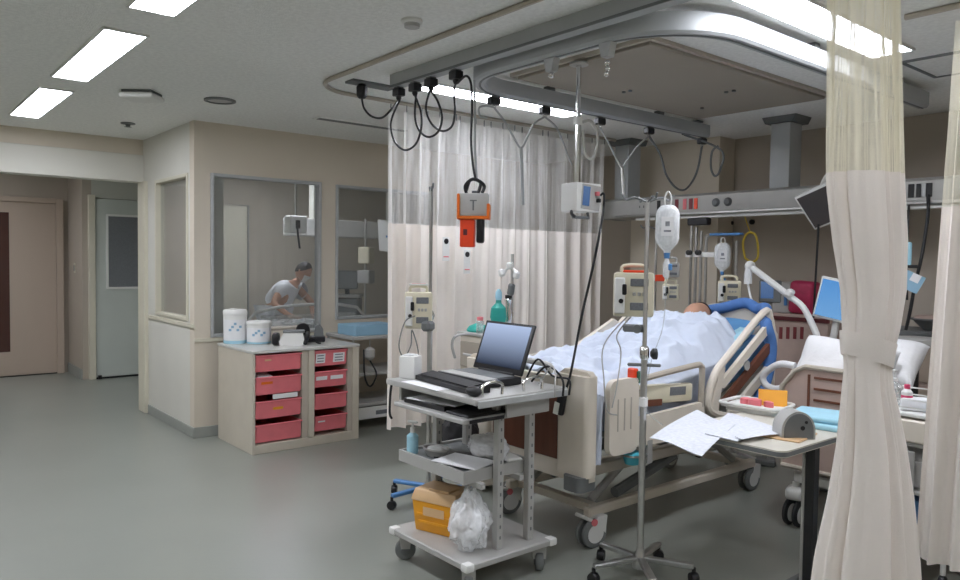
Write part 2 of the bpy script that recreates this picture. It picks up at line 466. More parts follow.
# skirtings
def skirt(n, a, b, h=.085): struct('baseboard_'+n, M().bb(a, (b[0], b[1], h), bev=.003), K['base'])
tag(obj('window_blind', M().bb((-6.985, 2.108, .962), (-6.195, 2.114, 2.098)), K['wallb'], loc=(-6.6, 2.11, .962)), 'plain beige blind added to lighten the narrow side window', 'blind')  # added to catch ward light, the window reads too dark without it
q = PY(75, 268, 2.0)
t = thing('light_switch', 'small narrow switch plate on the wall between the two doors', 'switch', (q.x, 2.0, q.z))
obj('plate', M().bb((-.03, -.008, -.06), (.03, 0, .06), bev=.003), K['trim'], t)
obj('rocker', M().bb((-.016, -.012, -.035), (.016, -.008, .035), bev=.002), K['greyd'], t)
skirt('partition', (XW, YS-.012, 0), (XW+.012, 5.8, 0))
skirt('return', (-7.24, YS-.012, 0), (XW, YS, 0))
skirt('step', (-10.42, 1.985, 0), (-9.67, 2.0, 0), .12)
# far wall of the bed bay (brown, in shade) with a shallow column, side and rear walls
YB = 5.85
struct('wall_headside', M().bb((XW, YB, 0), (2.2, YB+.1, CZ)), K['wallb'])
struct('wall_column', M().bb((-4.55, 5.62, 0), (-3.62, YB, CZ)), K['wall'])
skirt('headside', (XW+.02, YB-.012, 0), (-4.6, YB, 0)); skirt('headside_right', (-3.6, YB-.012, 0), (2.0, YB, 0))
struct('wall_right', M().bb((2.1, -3.0, 0), (2.2, YB, CZ)), K['wall'])
struct('wall_rear', M().bb((-10.52, -3.1, 0), (2.2, -3.0, CZ)), K['wall'])
# room behind the glazing
struct('wall_inner_far', M().bb((-9.66, 2.76, 0), (-9.56, 7.0, CZ)), K['wall'])
struct('wall_inner_end', M().bb((-9.66, 7.0, 0), (XW, 7.1, CZ)), K['wall'])
struct('wall_inner_right', M().bb((XW-.1, YB, 0), (XW, 7.0, CZ)), K['wall'])

# ================================================================== CEILING FITTINGS
def ceiling_light(label, x0, x1, y0, y1, group=None):
    cx, cy = (x0+x1)/2, (y0+y1)/2
    t = thing('ceiling_light', label, 'light', (cx, cy, CZ), 0, group)
    f = .012; hx, hy = (x1-x0)/2, (y1-y0)/2
    fm = M()
    fm.bb((-hx-f, -hy-f, -.012), (-hx, hy+f, 0)).bb((hx, -hy-f, -.012), (hx+f, hy+f, 0)).bb((-hx, -hy-f, -.012), (hx, -hy, 0)).bb((-hx, hy, -.012), (hx, hy+f, 0))
    obj('frame', fm, K['white'], t)
    obj('diffuser', M().bb((-hx, -hy, -.009), (hx, hy, -.001)), K['light'], t)
    return t
ceiling_light('long white ceiling light nearest the glazed partition, third of the left row', -6.745, -5.535, .91, 1.095, 'left row of ceiling lights')
ceiling_light('long white ceiling light in the middle of the left row', -5.125, -3.893, .91, 1.095, 'left row of ceiling lights')
ceiling_light('ceiling light cut by the top left edge, nearest of the left row', -3.476, -2.25, .91, 1.095, 'left row of ceiling lights')
ceiling_light('long ceiling light behind the hanging rail, above the net curtain', -3.91, -3.725, 2.70, 4.03, 'bay ceiling lights')
ceiling_light('long ceiling light at top right, right of the curved rail', -1.72, -1.53, 2.62, 4.03, 'bay ceiling lights')
ceiling_light('unseen ceiling light added just behind the viewer to brighten the ward', -.55, .68, .91, 1.095)  # lamp added out of view to lift ceiling and wall brightness
ceiling_light('unseen ceiling light added left of and behind the viewer to brighten the ward', -2.9, -1.67, -1.2, -1.015)  # unseen lamp, put in for more bounce in the ward
ceiling_light('unseen ceiling light added far left of the viewer to brighten the ward', -5.6, -4.37, -1.2, -1.015)  # another unseen lamp, added as fill from the left
ceiling_light('unseen ceiling light added beyond the right edge to brighten the bay', .3, .49, 2.7, 4.03)  # added lamp out of view, only its light is wanted

# fittings on the ceiling
p = G(412, 20, CZ)
t = thing('smoke_detector', 'small round pale detector on the ceiling, above the grey rail', 'detector', (p.x, p.y, CZ))
obj('base', M().lathe([(.048, 0), (.048, -.012), (.04, -.018)], n=24), K['white'], t)
obj('chamber', M().lathe([(.036, -.018), (.034, -.034), (.0, -.036)], n=24), K['greyp'], t)
p = G(220, 100, CZ)
t = thing('ceiling_speaker', 'round grey ceiling speaker with a dark ring', 'speaker', (p.x, p.y, CZ))
obj('ring', M().lathe([(.105, 0), (.105, -.01), (.085, -.014), (.083, -.004)], n=32), K['greyd'], t)
obj('grille', M().lathe([(.084, -.001), (.084, -.005), (0, -.007)], n=32), K['greyp'], t)
p = G(142, 92, CZ)
t = thing('access_point', 'pale rounded box fixed to the ceiling beside the middle light', 'ceiling box', (p.x, p.y, CZ), .85)
obj('housing', M().box((0, 0, -.035), (.22, .2, .035), bev=.015, seg=3), K['white'], t)
obj('mount', M().box((0, 0, -.009), (.19, .17, .018)), K['greyd'], t)
p = G(128, 123, CZ)
tag(obj('sprinkler', M().lathe([(.055, 0), (.055, -.008), (.02, -.012), (.015, -.03), (.028, -.032), (0, -.034)], n=20), K['greyd'], loc=None), 'tiny round sprinkler on the ceiling near the passage beam', 'sprinkler')
bpy.data.objects['sprinkler'].location = (p.x, p.y, CZ)
t = thing('slot_vent', 'long narrow slot vent in the ceiling above the glazing', 'vent', (-5.24, 3.12, CZ))
obj('frame', M().bb((-.06, -.42, -.008), (.06, .42, 0)), K['ceiling'], t)
obj('slot', M().bb((-.03, -.4, -.011), (.03, .4, -.007)), K['greyd'], t)
t = thing('ceiling_vent', 'square framed ceiling hatch at right, between the curtains', 'vent', (-1.45, 4.48, CZ))
obj('frame', M().bb((-.22, -.24, -.01), (.22, -.22, 0)).bb((-.22, .22, -.01), (.22, .24, 0)).bb((-.22, -.22, -.01), (-.2, .22, 0)).bb((.2, -.22, -.01), (.22, .22, 0)), K['greyd'], t)
obj('plate', M().bb((-.2, -.22, -.006), (.2, .22, 0)), K['ceiling'], t)
# beige drop panel over the bed
t = thing('ceiling_panel', 'large beige rectangular panel on the ceiling over the bed', 'ceiling panel', (-2.75, 3.81, CZ))
obj('panel', M().bb((-.47, -.88, -.035), (.47, .88, -.004), bev=.004), K['beigep'], t)
obj('rim', M().bb((-.5, -.91, -.02), (-.475, .91, 0)).bb((.475, -.91, -.02), (.5, .91, 0)).bb((-.475, -.91, -.02), (.475, -.885, 0)).bb((-.475, .885, -.02), (.475, .91, 0)), K['creamd'], t)
for (dx, dy) in ((-.25, -.2), (-.2, -.2), (.22, .25), (.17, .25), (-.2, .55)):
    obj('screw', M().lathe([(.012, -.035), (.012, -.045), (0, -.047)], c=(dx, dy, 0), n=10), K['greyd'], t)

# ceiling-mounted curtain track (thin double line, rounded corner)
def arc(cx, cy, r, a0, a1, n=8): return [(cx+r*math.cos(a0+(a1-a0)*k/n), cy+r*math.sin(a0+(a1-a0)*k/n)) for k in range(n+1)]
tp = [(-4.32, 5.1)]+[(-4.32, 2.5)]+arc(-4.02, 2.47, .30, PI, 1.5*PI)+[(-.9, 2.12)]
tag(obj('curtain_track', M().tube([(x, y, CZ-.013) for x, y in tp], .013, 6), K['creamd']), 'slim beige curtain track on the ceiling with a rounded corner', 'curtain track')
tp = [(-1.35, 3.47), (-.2, 3.47), (.9, 3.3)]
tag(obj('curtain_track', M().tube([(x, y, CZ-.013) for x, y in tp], .013, 6), K['creamd']), 'curtain track above the curtain at the right edge', 'curtain track')

# grey cable trunk and the U-shaped drip rail
t = thing('trunk_rail', 'straight wide grey ceiling trunk carrying black plugs', 'ceiling rail', (-2.0, 2.43, CZ))
obj('channel', M().bb((-3.73, 2.40, 2.452), (-1.12, 2.462, CZ), bev=.004), K['rail'], t, True)
obj('lip', M().bb((-3.73, 2.394, 2.452), (-1.12, 2.3995, 2.464)), K['greyd'], t, True)
obj('end_cap', M().bb((-3.736, 2.398, 2.45), (-3.731, 2.464, CZ-.002)), K['greyp'], t, True)
u = [(-3.33, 4.98), (-3.33, 3.05)]+arc(-2.93, 2.93, .40, PI, 1.5*PI, 10)+[(-2.35, 2.53)]+arc(-2.24, 2.95, .42, -PI/2, 0, 10)+[(-1.82, 3.3), (-1.82, 4.98)]
t = thing('drip_rail', 'U-shaped silver ceiling rail with rounded corners over the bed', 'ceiling rail', (-2.6, 3.8, CZ))
def sweep_rect(m, path, w, z0, z1):
    fr = frames([Vector((x, y, 0)) for x, y in path]); rings = []
    for (x, y), (tt, uu, ww) in zip(path, fr):
        nrm = Vector((-tt.y, tt.x, 0))
        a = Vector((x, y, 0))
        prof = [(-w/2, z0+.012), (-w/2+.012, z0), (w/2-.012, z0), (w/2, z0+.012), (w/2, z1), (-w/2, z1)]
        rings.append([m.bm.verts.new((a.x+nrm.x*q, a.y+nrm.y*q, z)) for q, z in prof])
    for a, b in zip(rings, rings[1:]):
        for k in range(6): m._face([a[k], a[(k+1) % 6], b[(k+1) % 6], b[k]])
    m._face(rings[0]); m._face(rings[-1]); return m
obj('rail', sweep_rect(M(), u, .07, 2.41, 2.50), K['rail'], t, True)
obj('slot', sweep_rect(M(), u, .03, 2.406, 2.411), K['greyd'], t, True)
for (x, y) in ((-3.33, 3.3), (-3.33, 4.4), (-1.82, 3.6), (-1.82, 4.6), (-2.6, 2.53)):
    obj('hanger', M().box((x, y, 2.514), (.05, .05, .032)), K['greyd'], t, True)

# ================================================================== CURTAINS
def pleat_sheet(path_fn, n, z0, z1, uvw, nz=1):
    m = M()
    def f(u, v): x, y = path_fn(u, z0+(z1-z0)*v); return (x, y, z0+(z1-z0)*v)
    m.grid(f, n, nz, uvf=lambda u, v: (u*uvw, (z1-z0)*v)); return m
def hook_row(t, path_fn, k, z):
    for i in range(k):
        x, y = path_fn((i+.5)/k, z); obj('hook', M().tube([(x, y, z-.05), (x, y, z-.005)], .004, 5), K['greyd'], t, True)
# back curtain along x = -4.32
def back_path(u, z):
    y = 2.745+(4.96-2.745)*u
    a = .028+.018*math.sin(7*u+1)
    ph = 2*PI*(15*u+.35*math.sin(5*u)+.25*math.sin(13*u))
    return (-4.32+a*math.sin(ph)+.006*math.sin(3*ph)+.02*(1.7-z)*math.sin(9*u+z), y+.02*math.cos(ph))
t = thing('bed_curtain', 'cream curtain with open net top hanging behind the laptop cart and bed', 'curtain', (-4.32, 3.85, 0), 0)
obj('cloth', pleat_sheet(back_path, 360, .29, 1.70, 3.6, 6), K['cream_c'], t, True, ang=60)
obj('net', pleat_sheet(back_path, 360, 1.70, 2.46, 3.6, 2), K['net'], t, True, ang=60)
hook_row(t, back_path, 22, 2.505)

# front curtain: gathered bundle with a tie band
FC = Vector((-.985, 2.24))
# outline: z, half-width across the view, offset across the view
fwd = Vector((-math.sin(YAW), math.cos(YAW))); rgt = Vector((math.cos(YAW), math.sin(YAW)))
prof = []
for py, l, r in ((-40, 828, 898), (60, 827, 900), (150, 826, 902), (185, 826, 903), (240, 832, 906), (290, 840, 905), (330, 842, 899), (352, 843, 893), (370, 844, 891), (388, 842, 893), (410, 840, 898), (450, 836, 906), (500, 828, 913), (560, 815, 919), (640, 805, 925)):
    z = ZA((l+r)/2, py, FC).z
    k = 2.19/FOC
    prof.append((z, (r-l)/2*k, ((l+r)/2-(863.5+(z-2.2)*11.1))*k))
prof.sort()
def interp(z):
    if z <= prof[0][0]: return prof[0][1:]
    for a, b in zip(prof, prof[1:]):
        if z <= b[0]:
            t_ = (z-a[0])/(b[0]-a[0]); return (a[1]+(b[1]-a[1])*t_, a[2]+(b[2]-a[2])*t_)
    return prof[-1][1:]
def bundle(u, z):
    hw, off = interp(z)
    th = 2*PI*u
    tie = math.exp(-((z-1.205)/.10)**2)
    amp = .13*(1-.75*tie)
    if z < 1.2: amp *= 1.15
    rip = .10*amp*(math.sin(11*th+1.3+.5*math.sin(2*th)+.25*z)+.5*math.sin(23*th+.6*z))+.04*math.sin(3*th+z*1.3)
    # a few deep folds run the whole height
    for (a0, d0, w0, k0) in ((1.20, .30, .05, .02), (1.62, .34, .035, .03), (1.73, .40, .04, -.01), (1.83, .30, .035, .02), (1.92, .25, .03, 0), (.1, .2, .05, 0), (.35, .2, .05, .02), (.6, .2, .05, 0), (.85, .2, .05, 0), (1.06, .12, .04, .01)):
        q_ = (u*2-a0-k0*(z-1.2)); q_ -= 2*round(q_/2)
        rip -= d0*(1-.6*tie)*math.exp(-(q_/w0)**2)
    rr = (1+rip)
    p = FC+rgt*(off+hw*math.cos(th)*rr)+fwd*(hw*.62*math.sin(th)*rr)
    return p.x, p.y
t = thing('tied_curtain', 'tall cream curtain gathered and tied with a cloth band, net top, front right', 'curtain', (FC.x, FC.y, 0))
def bsheet(z0, z1, n, nz, per):
    m = M(); m.grid(lambda u, v: (*bundle(u, z0+(z1-z0)*v), z0+(z1-z0)*v), n, nz, uvf=lambda u, v: (u*per, (z1-z0)*v), wrap=True); return m
obj('cloth', bsheet(.26, 1.72, 320, 60, 1.2), K['cream_c'], t, True, ang=70)
obj('net', bsheet(1.72, 2.47, 220, 10, 1.2), K['net2'], t, True, ang=70)
m = M()
def band(u, v):
    th = 2*PI*u
    zc = 1.205-.022*math.cos(th-.25)-.035*(v-.5)*2
    hw, off = interp(zc)
    q = 1.045+.012*math.sin(11*th)*(.5-abs(v-.5))+.02*math.sin(PI*v)
    p = FC+rgt*(off+(hw*math.cos(th))*q)+fwd*(hw*.64*math.sin(th))*q
    return (p.x, p.y, zc)
m.grid(band, 90, 6, wrap=True)
obj('tie_band', m, K['cream_c'], t, True, ang=70)
for i in range(12):
    x, y = bundle(i/12, 2.45); obj('hook', M().tube([(x, y, 2.46), (x*.5+FC.x*.5, y*.5+FC.y*.5, 2.515)], .004, 5), K['greyd'], t, True)

def right_path(u, z):
    x = -1.185+.66*u
    ph = 2*PI*(7*u+.2*math.sin(6*u))
    return (x-.035*(1.7-z)*(1-u), 3.47+.03*math.sin(ph)+.01*math.sin(2.3*ph+z))
t = thing('side_curtain', 'cream curtain with net top hanging at the right edge', 'curtain', (-.85, 3.47, 0))
obj('cloth', pleat_sheet(right_path, 140, .20, 1.70, 1.1, 6), K['cream_c'], t, True, ang=60)
obj('net', pleat_sheet(right_path, 140, 1.70, 2.46, 1.1, 2), K['net2'], t, True, ang=60)
hook_row(t, right_path, 8, 2.505)

# small cards pinned to the back curtain
for (px, py, lb) in ((446, 249, 'left white card with a dark dot pinned on the back curtain, behind the pendant'), (467, 262, 'right white card with a dark dot pinned on the back curtain, below the pendant')):
    q = PX(px, py, -4.255)
    t = thing('curtain_card', lb, 'card', (-4.255, q.y, q.z))
    obj('card', M().box((0, 0, 0), (.004, .06, .17), bev=.001), K['white'], t)
    obj('dot', M().lathe([(0, -.002), (.02, -.002), (.02, .002), (0, .002)], c=(.003, 0, .055), axis='X', n=14), K['black'], t)
    obj('red_line', M().box((.003, 0, -.055), (.003, .045, .008)), K['red'], t)
# ================================================================== PARTITION SIDE: cabinet and what stands on it
CX0, CX1, CY0, CY1, CH = -5.93, -5.25, 2.205, 3.10, .768
t = thing('drawer_cabinet', 'low beige cabinet with two columns of red tray drawers under the window', 'cabinet', (-5.59, 2.65, 0))
obj('side_panel', M().bb((CX0, CY0, 0), (CX1, CY0+.022, CH-.022), bev=.002), K['cab'], t, True)
obj('side_panel', M().bb((CX0, CY1-.06, 0), (CX1, CY1, CH-.022), bev=.002), K['cab'], t, True)
obj('divider', M().bb((CX0+.02, 2.655, .07), (CX1, 2.705, CH-.022), bev=.002), K['cab'], t, True)
obj('plinth', M().bb((CX0+.01, CY0+.022, 0), (CX1-.004, CY1-.06, .068), bev=.002), K['cab'], t, True)
obj('back_panel', M().bb((CX0, CY0+.022, .07), (CX0+.012, CY1-.06, CH-.022)), K['redin'], t, True)
obj('worktop', M().bb((CX0-.005, CY0-.004, CH-.022), (CX1+.006, CY1+.004, CH), bev=.003), K['cabtop'], t, True)
m = M(); m.bb((CX0+.05, 2.604, .07), (CX1-.01, 2.652, CH-.024)); 
obj('runner', m, K['creamd'], t, True, label='pale slotted runner strip')
m = M(); m.bb((CX0+.05, 3.0, .07), (CX1-.01, 3.037, CH-.024))
obj('runner', m, K['creamd'], t, True, label='pale slotted runner strip')
def tray(y0, y1, z0, z1, out, tilt=0.0):
    x1 = CX1-.012+out; x0 = CX0+.06
    mm = M()
    w = .006
    # front slopes a touch and has a rolled rim
    mm.prism([(x0, z0+.01), (x1-.018, z0), (x1, z1), (x1-.008, z1), (x1-.024, z0+w), (x0, z0+w+.01)], 'Y', y0+w, y1-w)
    mm.bb((x0, y0, z0+.01), (x1-.016, y0+w, z1)).bb((x0, y1-w, z0+.01), (x1-.016, y1, z1)).bb((x0, y0+w, z0+.01), (x0+w, y1-w, z1))
    mm.bb((x1-.012, y0-.004, z1-.012), (x1+.006, y1+.004, z1), bev=.003)
    return obj('drawer', mm, K['red'], t, True), x1
dz = [(.607, .732), (.435, .568), (.255, .388), (.080, .215)]
dz2 = [(.612, .735), (.445, .572), (.272, .395), (.100, .222)]
labels = {(1, 0): 2, (1, 1): 1}
for c_, (y0, y1, dd) in enumerate(((2.232, 2.60, dz), (2.712, 2.995, dz2))):
    for k, (z0, z1) in enumerate(dd):
        d, x1 = tray(y0, y1, z0, z1, (.0, .006, .003, .01)[k] if c_ == 0 else (.004, .0, .008, .004)[k])
        if c_ == 1 and k == 0:
            for (a, b) in ((.01, .09), (.16, .26)):
                q = M().box((x1-.0065, y0+(a+b)/2, (z0+z1)/2), (.0015, b-a, .075), rot=(0, .135, 0)); obj('label', q, K['paper'], d, True)
                q = M()
                for r_ in range(3): q.box((x1-.0055+(r_-1)*.0033, y0+(a+b)/2, (z0+z1)/2+(r_-1)*.022), (.0015, (b-a)*.7, .009), rot=(0, .135, 0))
                obj('label_print', q, K['ink'], d, True)
        if c_ == 1 and k == 1:
            for (a, b) in ((.015, .11), (.14, .25)):
                q = M().box((x1-.006, y0+(a+b)/2, (z0+z1)/2+.008), (.0015, b-a, .03), rot=(0, .135, 0)); obj('label', q, K['paper'], d, True)
        if c_ == 1 and k == 3:
            obj('label', M().box((x1-.004, y0+.06, z1-.045), (.0015, .06, .012), rot=(0, .135, 0)), K['paper'], d, True)
        if c_ == 0 and k == 0:
            obj('label', M().box((x1-.004, y0+.10, z1-.04), (.0015, .05, .012), rot=(0, .135, 0)), K['yclear'], d, True)
        if c_ == 0 and k == 1:
            obj('label', M().box((x1-.0045, y0+.09, z1-.045), (.0015, .09, .02), rot=(0, .135, 0)), K['orange'], d, True)
            obj('label', M().box((x1+.006, y0+.23, z0-.018), (.0015, .20, .036)), K['white'], d, True)
        if c_ == 0 and k == 2:
            obj('label', M().box((x1-.0065, y0+.18, z0+.07), (.0015, .08, .02), rot=(0, .135, 0)), K['yellow'], d, True)
# contents peeping over one tray
tag(obj('folded_cloth', M().box((-5.36, 2.33, .562), (.12, .11, .03), rot=(0, .2, .2), bev=.008), K['linen'], loc=(-5.36, 2.33, .55)), 'crumpled white packet showing over the second left red drawer', 'packet')

# two wipe tubs
def tub(name, label, p, r, h, lid, rim):
    tt = thing(name, label, 'tub', (p[0], p[1], CH))
    obj('body', M().lathe([(r*.92, 0), (r*.97, .008), (r, h*.8), (r, h*.86)], n=28), K['white'], tt)
    obj('sleeve', M().lathe([(r*.985, h*.12), (r*1.003, h*.72), (r*1.003, h*.72)], n=28), K['paper'], tt, label='printed paper sleeve')
    q = M()
    for i in range(5):
        a = face((p[0], p[1]))-PI/2+(i-2)*.22
        q.box((math.cos(a)*r*1.005, math.sin(a)*r*1.005, h*(.42+.09*((i*7) % 3))), (.004, .02, .018), rot=(0, 0, a))
    obj('sleeve_print', q, K['bluebox'], tt)
    obj('base_band', M().lathe([(r*.985, h*.0+.004), (r*1.0, h*.1)], n=28), K['bluel'], tt)
    obj('lid', M().lathe([(r*1.03, h*.84), (r*1.05, h*.86), (r*1.05, h*.95), (r*.95, h), (0, h*1.01)], n=28), lid, tt)
    obj('lid_tab', M().box((r*.3, -r*.3, h*1.02), (.05, .04, .012), rot=(0, 0, .8), bev=.004), K['white'], tt)
    return tt
tub('wipe_tub', 'tall white wipe tub with a blue base band, left on the cabinet', (-5.83, 2.305), .09, .27, K['white'], 0)
tub('wipe_tub', 'short wide white tub with printed side, second on the cabinet', (-5.72, 2.455), .095, .18, K['white'], 0)
# scanner-like device with black ends
t = thing('handheld_device', 'white and black rounded electronic device on the cabinet top', 'device', (-5.50, 2.625, CH), face((-5.5, 2.7)))
t.scale = (1.2, 1.2, 1.15)
obj('body', M().prism([(-.07, 0), (.075, 0), (.09, .03), (.075, .085), (-.04, .085), (-.075, .03)], 'Y', -.06, .06), K['white'], t)
obj('bumper', M().box((-.095, 0, .042), (.05, .13, .08), bev=.02, seg=3), K['black'], t)
obj('bumper', M().box((.10, 0, .045), (.03, .13, .085), rot=(0, .3, 0), bev=.012, seg=2), K['black'], t)
obj('top_plate', M().box((.02, 0, .092), (.14, .12, .014), bev=.005), K['greyd'], t)
obj('cable', M().tube([(.11, 0, .05), (.15, .03, .03), (.17, .0, .012), (.19, -.04, .012)], .006, 6, sm=5), K['black'], t)
t = thing('headset_charger', 'black charging stand with two upright cradles, rear of the cabinet top', 'charger', (-5.62, 2.86, CH), face((-5.6, 2.9)))
t.scale = (1.15, 1.1, 1.15)
obj('base', M().box((0, 0, .02), (.2, .11, .04), bev=.01, seg=2), K['black'], t)
obj('cradle', M().lathe([(.045, -.02), (.05, -.01), (.05, .02), (.03, .03)], c=(-.055, 0, .085), axis='Y', n=20), K['black'], t)
obj('cradle', M().prism([(.02, .04), (.09, .04), (.085, .09), (.06, .125), (.03, .11)], 'Y', -.035, .035), K['greyd'], t)
tag(obj('small_carton', M().box((0, 0, .03), (.06, .05, .06), rot=(0, 0, .3), bev=.003), K['trim'], loc=None), 'tiny cream carton at the back corner of the cabinet top', 'carton')
bpy.data.objects['small_carton'].location = (-5.82, 3.05, CH)
bx = thing('bin_box', 'shallow beige box standing behind the white tubs', 'box', (-5.86, 2.76, CH))
obj('tray', M().bb((-.06, -.16, 0), (.06, .16, .10), bev=.008), K['cream'], bx)
obj('lid', M().bb((-.066, -.166, .088), (.066, .166, .112), bev=.006), K['creamd'], bx)

# ------------------------------------------------------------------ wire trolley right of the cabinet
TX0, TX1, TY0, TY1 = -5.95, -5.48, 3.17, 3.95
t = thing('supply_trolley', 'grey open shelf trolley half hidden behind the net curtain', 'trolley', (-5.7, 3.55, 0))
for x in (TX0+.02, TX1-.02):
    for y in (TY0+.02, TY1-.02):
        obj('post', M().tube([(x, y, .07), (x, y, .79)], .012, 8), K['steel'], t, True)
        obj('caster', M().lathe([(.0, -.014), (.034, -.013), (.036, 0), (.034, .013), (0, .014)], c=(x, y, .037), axis='X', n=16), K['rubber'], t, True)
for z in (.20, .46, .77):
    obj('shelf', M().bb((TX0, TY0, z), (TX1, TY1, z+.03), bev=.004), K['greyp'], t, True)
obj('drawer_front', M().bb((TX1-.012, TY0+.02, .09), (TX1+.004, TY1-.02, .19), bev=.004), K['white'], t, True)
obj('label', M().bb((TX1+.004, 3.40, .12), (TX1+.006, 3.56, .155)), K['lcd'], t, True)
tag(obj('glove_carton', M().box((0, 0, .045), (.30, .42, .09), bev=.006), K['bluebox'], loc=None), 'flat pale blue carton on top of the open shelf trolley', 'carton')
bpy.data.objects['glove_carton'].location = (-5.66, 3.42, .80)
t = thing('suction_unit', 'grey tangle of hose and a pump head hanging below the trolley top', 'hose', (-5.5, 3.35, .62))
obj('head', M().lathe([(.02, .08), (.045, .06), (.045, .0), (.02, -.03), (0, -.03)], n=16), K['greyp'], t)
obj('hose', M().tube([(0, 0, -.03), (.03, .05, -.15), (-.02, .02, -.26), (.02, -.06, -.16), (-.03, -.04, .06)], .008, 6, sm=6), K['rubber'], t)
obj('hanger', M().tube([(0, 0, .08), (0, 0, .15)], .006, 6), K['steel'], t)

# ================================================================== ROOM BEHIND THE GLAZING
ceiling_light('unseen ceiling light added to brighten the glazed room', -8.6, -7.3, 3.6, 3.76)  # unseen fitting, added so the room behind the glass is lit
ceiling_light('unseen ceiling light added behind the beam to brighten the passage', -9.6, -8.1, .4, .6)  # lamp added out of view because the passage came out dim
# blind on the far left
t = thing('roller_blind', 'pale slatted blind low behind the large window, left side', 'blind', (-8.7, 3.05, .55))
m = M()
for i in range(14): m.box((-8.7, 3.05, .55+i*.055), (.9, .012, .035), rot=(.4, 0, 0))
obj('slats', m, K['white'], t, True)
t = thing('screen_panel', 'tall white folding screen inside the glazed room', 'screen', (-9.35, 3.35, 0))
obj('fabric', M().bb((-9.37, 2.95, .12), (-9.34, 3.85, 2.1)), K['trim'], t, True)
obj('frame', M().tube([(-9.355, 2.93, .02), (-9.355, 2.93, 2.12), (-9.355, 3.87, 2.12), (-9.355, 3.87, .02)], .014, 8), K['steel'], t, True)
# far bed
t = thing('patient_bed', 'bed with white linen seen through the large window', 'bed', (-7.2, 3.6, 0))
obj('frame', M().bb((-7.55, 2.75, .42), (-6.85, 4.3, .52), bev=.01), K['greyp'], t, True)
obj('mattress', M().bb((-7.52, 2.78, .52), (-6.88, 4.26, .80), bev=.05, seg=3), K['linen'], t, True)
for (x, y) in ((-7.45, 2.9), (-6.95, 2.9), (-7.45, 4.15), (-6.95, 4.15)):
    obj('leg', M().tube([(x, y, 0), (x, y, .43)], .022, 8), K['steel'], t, True)
obj('side_rail', M().tube([(-6.83, 2.85, .5), (-6.83, 2.9, .93), (-6.83, 4.0, .95), (-6.83, 4.05, .5)], .016, 8, sm=4), K['white'], t, True)
obj('side_rail_panel', M().bb((-6.85, 2.95, .60), (-6.82, 3.98, .90), bev=.01), K['clearp'], t, True)
# pendant box on its pole
t = thing('pendant_box', 'white power box hanging from the ceiling in the glazed room', 'pendant box', (-7.6, 3.66, 1.75))
obj('pole', M().tube([(-7.6, 3.68, CZ), (-7.6, 3.68, 1.92)], .012, 8), K['chrome'], t, True)
obj('housing', M().box((-7.6, 3.68, 1.82), (.16, .2, .19), bev=.012), K['white'], t, True)
obj('socket', M().box((-7.515, 3.665, 1.82), (.012, .05, .09)), K['black'], t, True)
obj('cable', M().tube([(-7.52, 3.66, 1.80), (-7.50, 3.66, 1.70), (-7.5, 3.68, 1.56)], .012, 6, sm=5), K['black'], t, True)
t = thing('wall_unit', 'pale horizontal supply unit on legs, far inside the glazed room', 'supply unit', (-8.3, 5.3, 1.85))
obj('beam', M().bb((-8.4, 3.9, 1.72), (-8.2, 6.4, 1.93), bev=.01), K['white'], t, True)
obj('column', M().bb((-8.36, 4.22, 1.93), (-8.24, 4.38, CZ-.001)), K['wallg'], t, True)
obj('column', M().bb((-8.36, 5.32, 1.93), (-8.24, 5.44, CZ-.001)), K['wallg'], t, True)
# infusion tower behind second window
t = thing('drip_stand', 'drip stand with stacked pumps seen through the second window', 'drip stand', (-8.0, 4.80, 0))
obj('pole', M().tube([(-8.0, 4.80, .06), (-8.0, 4.80, 1.95)], .013, 8), K['steel'], t, True)
for a in range(5): obj('leg', M().tube([(-8.0, 4.80, .07), (-8.0+.24*math.cos(a*2*PI/5), 4.80+.24*math.sin(a*2*PI/5), .03)], .014, 6), K['steel'], t, True)
tag(obj('infusion_pump', M().box((0, 0, 0), (.15, .16, .2), rot=(0, 0, .6), bev=.012), K['pump'], loc=None), 'upper pale pump on the stand behind the second window', 'pump')
bpy.data.objects['infusion_pump'].location = (-7.88, 4.74, 1.50)
tag(obj('infusion_pump', M().box((0, 0, 0), (.16, .17, .16), rot=(0, 0, .6), bev=.012), K['greyp'], loc=None), 'lower grey pump on the stand behind the second window', 'pump')
bpy.data.objects['infusion_pump.001'].location = (-7.88, 4.74, 1.24)
t = thing('hanging_screen', 'white tilted monitor showing its back near the second window edge', 'monitor', (-6.9, 4.42, 1.72))
obj('shell', M().prism([(-.13, -.17), (.10, -.19), (.13, .13), (-.16, .17)], 'Y', -.03, .03), K['white'], t)
obj('arm', M().tube([(0, .03, .0), (0, .1, .2), (0, .1, CZ-1.72)], .018, 8), K['white'], t)
obj('button', M().lathe([(.012, 0), (.012, .01)], c=(.03, -.04, -.02), axis='Y', n=10), K['blueb'], t)
t = thing('equipment_cart', 'grey monitor cart standing behind the second window', 'cart', (-8.7, 4.95, 0), .9)
obj('body', M().box((0, 0, .55), (.34, .36, .8), bev=.02), K['greyd'], t)
obj('top', M().box((0, 0, .97), (.38, .4, .04), bev=.01), K['greyp'], t)
obj('display', M().box((0, -.08, 1.18), (.30, .06, .24), rot=(-.2, 0, 0), bev=.012), K['greyd'], t)
obj('stem', M().tube([(0, 0, .98), (0, -.04, 1.1)], .03, 8), K['black'], t)
for (x, y) in ((-.13, -.13), (.13, -.13), (-.13, .13), (.13, .13)):
    obj('caster', M().lathe([(0, -.012), (.04, -.012), (.04, .012), (0, .012)], c=(x, y, .041), axis='X', n=14), K['rubber'], t)
    obj('leg', M().tube([(x, y, .07), (x, y, .16)], .015, 6), K['steel'], t)

